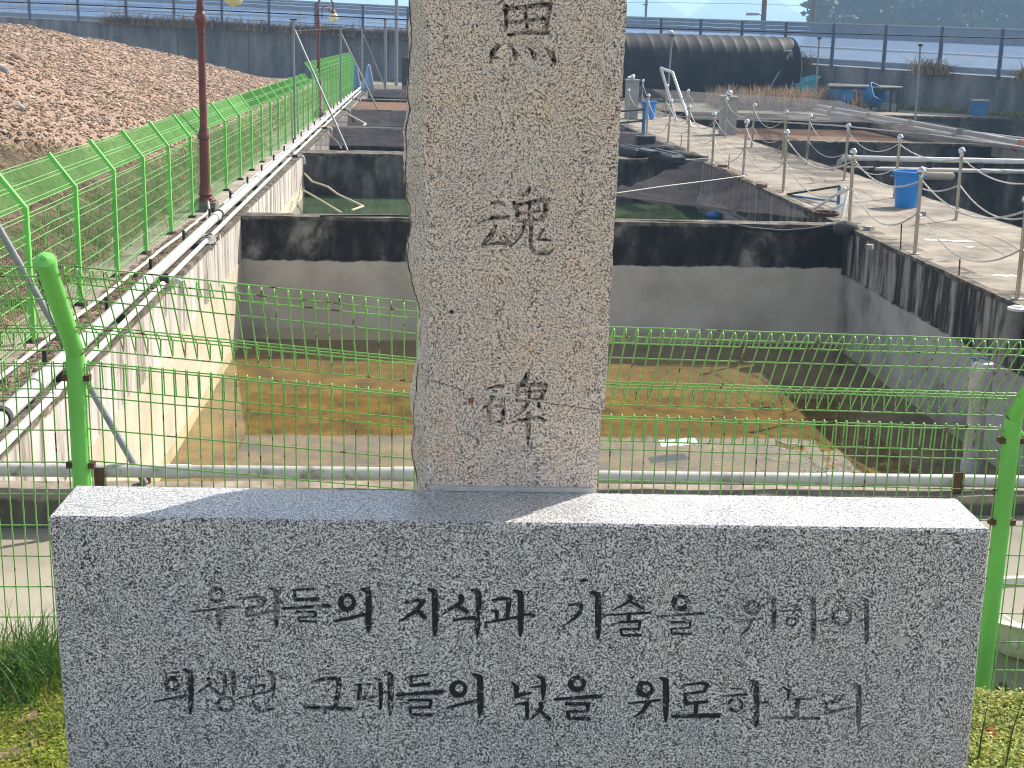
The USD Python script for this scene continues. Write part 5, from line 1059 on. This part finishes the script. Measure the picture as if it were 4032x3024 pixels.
q = ony(417, 58, 96); t = thing('traffic_cone', 'red and white traffic cone standing on the road behind the barrier at upper left', 'traffic cone', (q[0], 96, q[2]-.05))
part(t, 'base', MB().box((-.22, -.22, 0), (.22, .22, .06)), 'white_paint'); part(t, 'body', MB().lathe([(.17, .06), (.10, .42), (.001, .42)], 14), 'white_paint', smooth=40); part(t, 'upper_band', MB().lathe([(.105, .40), (.04, .85), (.001, .86)], 14), 'cone_red', smooth=40)
for px, yb, yt, yy, r_, lb in ((470, 110, -60, 88, .10, 'pale pole behind the barrier at upper left, right of the traffic cone'), (88, 62, -40, 92, .05, 'thin light pole behind the barrier at the upper left edge')):
    p0, p1 = ony(px, yb, yy), ony(px, yt, yy); t = thing('pole', lb, 'pole'); part(t, 'shaft', MB().tube([p0-[0, 0, .5], p1], r_, 8), 'pvc_grey', smooth=True)
t = thing('guard_rail', 'steel guard rail along the far side of the road at upper left', 'guard rail')
g0, g1 = np.array([-45, 104, 3.45]), np.array([20, 92, 2.75])
for zz in (.35, .75): part(t, 'rail', MB().bar(g0+[0, 0, zz], g1+[0, 0, zz], .05, .14), 'rail_steel')
for u in np.linspace(0, 1, 17): part(t, 'post', MB().bar(g0+(g1-g0)*u-[0, 0, .6], g0+(g1-g0)*u+[0, 0, .85], .09), 'rail_steel')
t = thing('utility_pole', 'dark utility pole rising behind the barrier right of the tank', 'utility pole'); p0, p1 = ony(3004, 140, 78), ony(3018, -120, 78)
part(t, 'shaft', MB().tube([p0-[0, 0, 2], p1], [.17, .13], 10), 'pole_concrete', smooth=True); part(t, 'cross_arm', MB().bar(p1+[-.8, 0, -.5], p1+[.8, 0, -.5], .1), 'rust_brown')
t = thing('road_lamp', 'grey road lamp head on a short bent arm beside the utility pole', 'street lamp'); b0 = ony(3008, 90, 79); b1 = ony(3002, 62, 79); b2 = ony(2975, 56, 79)
part(t, 'arm', MB().tube([b0-[0, 0, 1.6], b0, b1, b1+(b2-b1)*.4+[0, 0, .06], b2], .05, 6), 'rail_steel', smooth=True); part(t, 'head', rough_box((-.32, -.12, -.07), (.32, .12, .07), .1, .02, 3).apply_translation(b2-[.2, 0, .0]), 'rail_steel', smooth=40)
for px, yt, yy, lb in ((2547, -30, 150, 'distant utility pole with a cross arm between the stone and the far hill'), (3210, -20, 110, 'thin distant pole in front of the dark trees')):
    p1 = ony(px, yt, yy); t = thing('utility_pole', lb, 'utility pole'); part(t, 'shaft', MB().tube([(p1[0], yy, 0), p1], .13, 8), 'pole_concrete', smooth=True); w_ = 17/5400*yy
    part(t, 'cross_arm', MB().bar(ony(px-16, 18, yy), ony(px+4, 18, yy), .12), 'pole_concrete')
# cables across the view
def cable(pts, r_, lb, mt='cable_black'):
    P = np.array([ony(*q_) for q_ in pts]); u = np.linspace(0, 1, len(P)); w = np.linspace(0, 1, 40); P = np.stack([np.interp(w, u, P[:, k]) for k in range(3)], 1)
    top('cable', MB().tube(P, r_, 6), mt, lb, 'cable', smooth=True)
cable([(-300, -4, 30), (400, 22, 30), (1000, 48, 30), (1600, 78, 30), (2400, 106, 30), (3200, 130, 30), (4032, 152, 30), (4400, 160, 30)], .013, 'thick black cable stretched right across the view in front of the barrier')
cable([(-300, 22, 34), (500, 50, 34), (1000, 80, 34), (1600, 112, 34)], .007, 'thin brown wire below the thick cable at upper left', 'rust_brown')
cable([(1150, 122, 33), (1340, 112, 46), (1426, 108, 59), (1520, 108, 66), (1640, 112, 70)], .010, 'thin wire linking the tops of the net poles on the left')
cable([(2440, 8, 140), (2900, 14, 140), (3100, 20, 140), (3300, 26, 140)], .02, 'faint distant wire crossing the sky above the hills')

# ================================================================ PLANTS, GRAVEL, HAZE
def instancer(name, protos, mats, P, Rz, Sc, label, cat, kind='stuff', tilt=None, idx=None):
    pi = UsdGeom.PointInstancer.Define(stage, numbered('/World', name)); path = pi.GetPath()
    for k, (pm, mt) in enumerate(zip(protos, mats)):
        pp_ = part(str(path)+'/Prototypes', f'{name}_piece', pm, mt, smooth=False); pi.CreatePrototypesRel().AddTarget(pp_.GetPath())
    n = len(P); pi.CreatePositionsAttr(Vt.Vec3fArray.FromNumpy(np.asarray(P, np.float32)))
    pi.CreateProtoIndicesAttr(Vt.IntArray.FromNumpy((rng.integers(0, len(protos), n) if idx is None else idx).astype(np.int32)))
    h = np.asarray(Rz)/2; tl = np.zeros((n, 2)) if tilt is None else tilt
    # q = Rz * Rx
    cx, sx = np.cos(tl[:, 0]/2), np.sin(tl[:, 0]/2); cz_, sz_ = np.cos(h), np.sin(h)
    q = np.c_[sx*cz_, sx*sz_, cx*sz_, cx*cz_].astype(np.float16)     # x, y, z, w
    pi.CreateOrientationsAttr(Vt.QuathArray([Gf.Quath(float(w_), float(x_), float(y_), float(z_)) for x_, y_, z_, w_ in q]))
    pi.CreateScalesAttr(Vt.Vec3fArray.FromNumpy(np.asarray(Sc, np.float32)))
    setdata(pi.GetPrim(), label=label, category=cat, kind=kind); return pi
def blade(L, w, bend, n=4):
    t = np.linspace(0, 1, n+1); c = np.c_[0*t, bend*t**1.8*L, L*t*(1-.25*bend*t)]; ww = w*(1-t)**.7
    Vv = np.vstack([[c[i]-[ww[i], 0, 0], c[i]+[ww[i], 0, 0]] for i in range(n)] + [[c[n]]]); Fc = []
    for i in range(n-1): Fc += [(2*i, 2*i+1, 2*i+3), (2*i, 2*i+3, 2*i+2)]
    Fc.append((2*n-2, 2*n-1, 2*n)); return Vv, np.array(Fc)
def rotz(v, a): c, s = math.cos(a), math.sin(a); return np.asarray(v)@np.array([[c, s, 0], [-s, c, 0], [0, 0, 1]])
def tuft(n, L, w, spread, bend=(.3, 1.2), seed=0):
    r_ = np.random.default_rng(seed); mb = MB()
    for k in range(n):
        v, f = blade(L*r_.uniform(.45, 1), w*r_.uniform(.6, 1), r_.uniform(*bend)); v = rotz(v, r_.uniform(0, 6.28)) + [*(r_.normal(0, spread, 2)), 0]
        mb.add(v, f)
    return mb.mesh()
def sprig(n, s, seed=0):      # low creeping plant with small round leaves
    r_ = np.random.default_rng(seed); mb = MB()
    for k in range(n):
        a = r_.uniform(0, 6.28); c = np.array([*(r_.normal(0, s*1.5, 2)), r_.uniform(.2, 2.2)*s]); u = np.array([math.cos(a), math.sin(a), r_.uniform(-.3, .5)]); w = np.cross(u, [0, 0, 1]); l = s*r_.uniform(.5, 1)
        mb.add([c, c+u*l*.5+w*l*.42+[0, 0, .1*l], c+u*l, c+u*l*.5-w*l*.42+[0, 0, .1*l]], [(0, 1, 2, 3)])
    return mb.mesh()
r2 = np.random.default_rng(11)
def lawn_pts(n, x0, x1, y0, y1):
    x, y = r2.uniform(x0, x1, n), r2.uniform(y0, y1, n)
    ok = y > 4.2
    x, y = x[ok], y[ok]; return np.c_[x, y, lawn_z(x, y)]
P = np.vstack([lawn_pts(7000, -2.6, -1.0, 4.2, 5.6), lawn_pts(6000, 1.7, 3.2, 4.2, 5.28)])
instancer('ground_cover', [sprig(24, .017, k) for k in range(4)], ['leaf_bright']*4, P-[0, 0, .005], r2.uniform(0, 6.28, len(P)), r2.uniform(.7, 1.25, (len(P), 1))*np.ones(3), 'low bright green creeping plants covering the ground beside the granite block', 'ground cover')
P = np.vstack([lawn_pts(900, -2.6, -1.0, 4.2, 5.55), lawn_pts(160, 1.7, 3.2, 4.2, 5.2)])
instancer('grass', [tuft(7, .13, .0022, .02, (.2, 1.0), k) for k in range(4)], ['blade_green', 'blade_green', 'leaf_bright', 'leaf_dry'], P, r2.uniform(0, 6.28, len(P)), r2.uniform(.6, 1.3, (len(P), 1))*np.ones(3), 'thin grass blades scattered through the ground cover beside the granite block', 'grass')
def dleaf(seed):
    r_ = np.random.default_rng(seed); a = np.linspace(0, 2*np.pi, 11)[:-1]; rr_ = 1+.25*r_.normal(size=10)
    V_ = np.vstack([[0, 0, .15], np.c_[np.cos(a)*rr_, .55*np.sin(a)*rr_, .35*r_.random(10)]])*.03; return trimesh.Trimesh(V_, [(0, 1+k, 1+(k+1) % 10) for k in range(10)], process=False)
P = np.vstack([lawn_pts(420, -2.4, -1.1, 3.9, 5.0), lawn_pts(110, 1.8, 3.1, 3.9, 5.1), lawn_pts(130, 2.0, 3.4, 5.2, 5.6)])
instancer('leaf_litter', [dleaf(k) for k in range(5)], ['leaf_dry']*5, P+[0, 0, .012], r2.uniform(0, 6.28, len(P)), r2.uniform(.5, 1.3, (len(P), 1))*np.ones(3), 'dry brown leaves and bits scattered on the ground beside the granite block', 'leaf litter')
def place_on(px, py, it=12):
    zz = -.13
    for _ in range(it): q = onz(px, py, zz); zz = float(lawn_z(np.array([[q[0]]]), np.array([[q[1]]]))[0, 0])
    return onz(px, py, zz)
q = place_on(80, 2720); tf = thing('grass_clump', 'tall dark green clump of grass at the fence foot left of the granite block', 'grass clump', (q[0], q[1]+.05, q[2]-.01))
part(tf, 'blades', tuft(520, .34, .0052, .12, (.25, 1.2), 5), 'blade_green'); part(tf, 'dry_blades', tuft(40, .30, .003, .10, (.4, 1.3), 6), 'leaf_dry')
q = place_on(205, 2650); tf = thing('grass_clump', 'thin sparse clump of grass against the left edge of the granite block', 'grass clump', (q[0], q[1]+.08, q[2])); part(tf, 'blades', tuft(60, .24, .0035, .07, (.3, 1.1), 8), 'blade_green')
for px, py, h_, ln, lb in ((3850, 3010, .24, .02, 'tall single green stem at the lower right beside the granite block'), (3955, 3040, .32, .05, 'taller slanting green stem at the lower right corner')):
    q = place_on(px, py); top('tall_grass', MB().tube([q, q+[ln*.3, .01, h_*.5], q+[ln, .02, h_]], [.0045, .0035, .001], 6), 'blade_green', lb, 'stem', smooth=True)
q = place_on(35, 2790)
def lobed(s_, seed):
    r_ = np.random.default_rng(seed); a = np.linspace(0, 2*np.pi, 19)[:-1]; rr_ = s_*(1+.12*np.cos(9*a)); V_ = np.vstack([[0, 0, 0], np.c_[rr_*np.cos(a), rr_*np.sin(a), .12*rr_*np.cos(3*a)]]); return trimesh.Trimesh(V_, [(0, 1+k, 1+(k+1) % 18) for k in range(18)], process=False)
tb = thing('leafy_weed', 'broad-leaved green weed at the left edge beside the granite block', 'weed', q+[0, 0, .03])
for k, (ox, oy, oz, s_, rx) in enumerate(((-.02, 0, .02, .045, 40), (.03, -.07, .0, .035, 30), (.10, -.06, .005, .032, 25), (-.03, -.10, .0, .035, 35), (.06, -.02, .015, .025, 50))):
    T_ = trimesh.transformations.rotation_matrix(math.radians(rx), (1, .3*k-.5, 0)); T_[:3, 3] = (ox, oy, oz); part(tb, 'leaf', lobed(s_, k).apply_transform(T_), 'blade_green')
for px, py, mt, s_, lb in ((115, 2850, 'dry_leaf', 2.2, 'curled dead leaf on the grass left of the granite block'), (3885, 2905, 'rust_leaf', 1.6, 'rust-red fallen leaf among the plants at the lower right'), (140, 2945, 'dry_leaf', 2.0, 'tan fallen leaf at the lower left corner'), (40, 3000, 'dry_leaf', 2.3, 'pale dead leaf at the bottom left corner')):
    q = place_on(px, py); m_ = dleaf(px); m_.apply_scale(s_); m_.apply_transform(trimesh.transformations.rotation_matrix(px, (0, 0, 1))); top('fallen_leaf', m_.apply_translation(q+[0, 0, .025]), mt, lb, 'leaf')
# dark pebbles at the fence foot on the right, litter on the left deck
def pebble(seed, n=1):
    r_ = np.random.default_rng(seed); m_ = trimesh.creation.icosphere(subdivisions=1, radius=1.0); m_.vertices *= (1+.25*r_.normal(size=(len(m_.vertices), 1)))*np.array([1, .8, .6]); return m_
stones = [pebble(k) for k in range(6)]
x, y = r2.uniform(2.3, 3.5, 260), r2.uniform(5.3, 5.85, 260); zz = np.where(y < 5.6, lawn_z(x, y), apron_z(x, y))
instancer('dark_gravel', stones, ['soil']*6, np.c_[x, y, zz], r2.uniform(0, 6.28, 260), r2.uniform(.012, .035, (260, 1))*np.ones(3), 'dark soil lumps at the foot of the fence on the lower right', 'soil lumps')
x, y = r2.normal(4.25, .75, 2600), r2.normal(10.9, .95, 2600); ok = (x < 5.75) & (y > 7.6); x, y = x[ok], y[ok]; zz = floor1(x, y)
instancer('pond_gravel', stones, ['stone_mix']*6, np.c_[x, y, zz+.004], r2.uniform(0, 6.28, len(x)), r2.uniform(.008, .026, (len(x), 1))*np.ones(3), 'patch of pale gravel in the near right corner of the front pond', 'gravel')
n = 130000; u = r2.random(n); x = -3.6 - 17*u**1.3; y = 16.5 + 45*r2.random(n)**1.3
ok = shapely.contains(tpoly, shapely.points(x, y)); x, y = x[ok], y[ok]; zz = mound_z(x[None], y[None])[0]
instancer('gravel', stones, ['stone_mix']*6, np.c_[x, y, zz+.01], r2.uniform(0, 6.28, len(x)), (np.exp(r2.normal(-4.05, .45, (len(x), 1))).clip(.010, .10))*np.ones(3)*[1.2, 1.1, 1], 'brown gravel stones covering the mound behind the side fence', 'gravel')
for px, py, s_, mt, lb in ((66, 235, .24, 'rust_brown', 'large rusty brown boulder high on the gravel mound at the far left'), (72, 425, .12, 'stone_grey', 'pale boulder half buried low on the gravel mound at the left'), (8, 275, .15, 'stone_grey', 'grey boulder at the left edge of the gravel mound')):
    best = min(np.linspace(17.5, 36, 300), key=lambda yy: abs(ony(px, py, yy)[2]-mound_z(np.array([[ony(px, py, yy)[0]]]), np.array([[yy]]))[0, 0])); q = ony(px, py, best)
    m_ = trimesh.creation.icosphere(subdivisions=3, radius=s_*.7); v = m_.vertices; m_.vertices = v*(1+.6*fb(v, 3.5/s_*.3, px)[:, None])*[1.1, 1, .8]+q; top('boulder', m_, 'gravel_earth' if mt == 'rust_brown' else mt, lb, 'boulder', smooth=30)
# dry weeds between fence and mound
def weeds(name, n, area, L, label, protos, mats, zf, sc=(.6, 1.4), cat='weeds'):
    x, y = area(n); P = np.c_[x, y, zf(x, y)]
    instancer(name, protos, mats, P, r2.uniform(0, 6.28, len(x)), r2.uniform(*sc, (len(x), 1))*np.ones(3), label, cat)
def twigs(n, L, seed):
    r_ = np.random.default_rng(seed); mb = MB()
    for k in range(n):
        v, f = blade(L*r_.uniform(.4, 1), .006*r_.uniform(.6, 1.4), r_.uniform(.5, 2.2)); a = r_.uniform(.6, 1.5); v = v@np.array([[1, 0, 0], [0, math.cos(a), math.sin(a)], [0, -math.sin(a), math.cos(a)]]).T
        mb.add(rotz(v, r_.uniform(0, 6.28)) + [*(r_.normal(0, .12, 2)), abs(r_.normal(0, .06))], f)
    return mb.mesh()
weeds('dry_weeds', 7000, lambda n: (-3.12-4.6*r2.random(n)**1.4, 7.5+23*r2.random(n)), .5, 'tangle of dry litter, twigs and low green plants behind the side fence', [twigs(12, .34, 40+k) for k in range(3)] + [dleaf(45), dleaf(46), sprig(26, .035, 9)], ['leaf_dry', 'stem_brown', 'reed_tan', 'leaf_dry', 'leaf_dry', 'blade_green'], lambda x, y: strip_z(x, y)+.01)
weeds('deck_litter', 1700, lambda n: (-3.0+.33*r2.random(n), 9+9*r2.random(n)), .2, 'dry leaves and twigs gathered along the left deck', [dleaf(50+k) for k in range(3)] + [tuft(5, .12, .003, .04, (1.5, 2.5), 3)], ['leaf_dry']*3+['stem_brown'], lambda x, y: 0*x+.006, cat='leaf litter')
weeds('reeds', 900, lambda n: (11.4+5.6*r2.random(n)**.9, 53.0+2.6*r2.random(n)), .8, 'bank of tan dry reeds in front of the black tank', [tuft(14, .95, .016, .10, (.05, .5), 60+k) for k in range(4)], ['reed_tan', 'reed_tan', 'leaf_dry', 'stem_brown'], lambda x, y: 0*x-.02, (.55, 1.15), 'reeds')
weeds('reeds', 90, lambda n: (9.2+2.6*r2.random(n), 46.8+1.6*r2.random(n)), .8, 'sparse brown reeds by the nearer concrete pillar', [tuft(8, .9, .014, .12, (.05, .4), 70+k) for k in range(2)], ['reed_tan', 'stem_brown'], lambda x, y: 0*x-.45, (.5, 1.0), 'reeds')
def wall_line(n, off, s0=0, s1=60):
    s_ = r2.uniform(s0, s1, n); q = np.array([along(v) for v in s_]); return q[:, 0]-off*.55*r2.random(n)-.1, q[:, 1]-off*.83*r2.random(n)-.1, q[:, 2]
q = wall_line(1300, .35); cl = (fb(np.c_[q[0], q[1], q[2]], .45, 77) > -.05)
weeds('bank_weeds', 0, lambda n: (q[0][cl], q[1][cl]), .5, 'dry brown weeds along the foot of the roadside barrier', [tuft(16, .95, .035, .25, (.5, 2.2), 80+k) for k in range(3)], ['reed_tan', 'reed_tan', 'stem_brown'], lambda x, y: q[2][cl]-.12, (.5, 1.2))
q2 = np.array([along(v) for v in r2.uniform(0, 24, 700)]); xx, yy = q2[:, 0]-.55*(.3+1.3*r2.random(700)), q2[:, 1]-.83*(.3+1.3*r2.random(700))
weeds('verge_grass', 0, lambda n: (xx, yy), .2, 'strip of green grass along the foot of the grey retaining wall', [tuft(12, .26, .01, .12, (.4, 1.2), 90+k) for k in range(2)], ['leaf_bright', 'blade_green'], lambda x, y: 0*x+.0, (.6, 1.3), 'grass')
structure('verge', MB().grid(np.array([[[*(along(v)[:2]-np.array([.55, .83])*w_), .012] for w_ in (.0, 1.9)] for v in np.linspace(0, 30, 14)])), 'dry_ground')
# roots on the second pond's right wall
rt = thing('dry_roots', 'mass of dry hanging roots over the right wall of the second pond', 'roots')
for k in range(70):
    y0 = r2.normal(26.1, .8); a_ = np.array([5.95, y0, .02]); Lr = r2.uniform(.3, .8); dy_ = r2.normal(0, .25)
    part(rt, 'root', MB().tube([a_, a_+[-.10, dy_*.2, -.03], a_+[-.14-.05*r2.random(), dy_*.6, -Lr*.5], a_+[-.12, dy_, -Lr]], [.012, .011, .008, .003], 4), 'stem_brown', smooth=True)

# trees and wooded slope at upper right
KT = 2.0
def tree(x, y, h, w, seed, label, z0=1.0, n=1100):
    x, y, h, w = x*KT, y*KT, h*KT, w*KT
    r_ = np.random.default_rng(seed); t = thing('pine_tree', label, 'tree', (x, y, z0), group='evergreen trees beyond the barrier')
    part(t, 'trunk', MB().tube([(0, 0, -1.5), (.2, 0, h*.4), (.0, .2, h*.93)], [.42, .3, .08], 7), 'bark', smooth=True)
    mb = MB(); nc = 26
    cz_ = r_.uniform(.12, 1, nc)**.9; ca = r_.uniform(0, 6.28, nc); cr = w*(1.08-cz_)*r_.uniform(.3, 1, nc)
    cc_ = np.c_[cr*np.cos(ca), cr*np.sin(ca), cz_*h]; cs = w*.34*r_.uniform(.6, 1.2, nc)*(1.25-.6*cz_)
    for k in range(n):
        i = r_.integers(nc); c = cc_[i]+r_.normal(0, .55, 3)*cs[i]*[1, 1, .6]; u = r_.normal(size=3); u /= np.linalg.norm(u); v_ = np.cross(u, r_.normal(size=3)); v_ /= np.linalg.norm(v_); s_ = r_.uniform(.38, .9)
        mb.add([c-u*s_, c+v_*s_*.5, c+u*s_, c-v_*s_*.5], [(0, 1, 2, 3)])
    part(t, 'crown', mb, 'pine_leaf')
    for k in range(7):
        i = r_.integers(nc); part(t, 'limb', MB().tube([(0, 0, cc_[i][2]*.8), cc_[i]], [.14, .04], 5), 'bark', smooth=True)
TL = ['feathery pine at the left end of the tree line, against the sky', 'slim evergreen second from the left in the tree line', 'broad evergreen third from the left in the tree line', 'evergreen in the middle of the tree line', 'dense dark evergreen right of the middle of the tree line', 'evergreen near the right of the tree line', 'tall evergreen at the right of the tree line', 'last evergreen at the right edge of the picture']
for i, (x_, y_, h_, w_) in enumerate(((31.6, 112, 6.6, 1.7), (34.5, 116, 7.8, 1.9), (37, 113, 8.2, 2.4), (40, 116, 9, 2.4), (43, 112, 8.6, 2.6), (46, 116, 9.4, 2.5), (49, 113, 9, 2.5), (52.2, 115, 9.4, 2.6))): tree(x_, y_, h_, w_, 200+i, TL[i])
x, y = r2.uniform(32, 90, 420), r2.uniform(118, 175, 420); ok = x > .295*y; x, y = x[ok], y[ok]
def crown(seed, n=260):
    r_ = np.random.default_rng(seed); mb = MB()
    for k in range(n):
        d_ = r_.normal(size=3); d_ /= np.linalg.norm(d_); c = d_*r_.uniform(.5, 1)*[1, 1, 1.6]*(1+.3*math.sin(5*d_[0])); u = r_.normal(size=3); u /= np.linalg.norm(u); v_ = np.cross(u, d_); s_ = r_.uniform(.12, .28); mb.add([c-u*s_, c+v_*s_*.6, c+u*s_, c-v_*s_*.6], [(0, 1, 2, 3)])
    return mb.mesh()
instancer('woodland', [crown(k) for k in range(3)], ['pine_leaf']*3, np.c_[x, y, 1.5+(y-118)*.14+r2.uniform(1, 3, len(x))]*KT, r2.uniform(0, 6.28, len(x)), KT*r2.uniform(1.8, 3.2, (len(x), 1))*np.ones(3), 'dense hazy wooded slope behind the tree line at upper right', 'woodland')
sy = np.linspace(112*KT, 190*KT, 12); structure('slope', MB().grid(np.array([[[.30*q_+w_, q_, .8+max(0, q_-116*KT)*.14] for q_ in sy] for w_ in (0, 60, 160)])), 'hill_green')

# air
mat_air = usdkit.material(stage, '/World/Looks/air', {'v': ('principled_volume', {'color': (.42, .68, 1.0), 'density': .0009, 'anisotropy': .2})}, volume='v.volume'); M['air'] = mat_air
part('/World', 'haze', MB().box((-900, -60, -3.2), (1500, 3000, 105)), 'air', None, False, 'stuff')
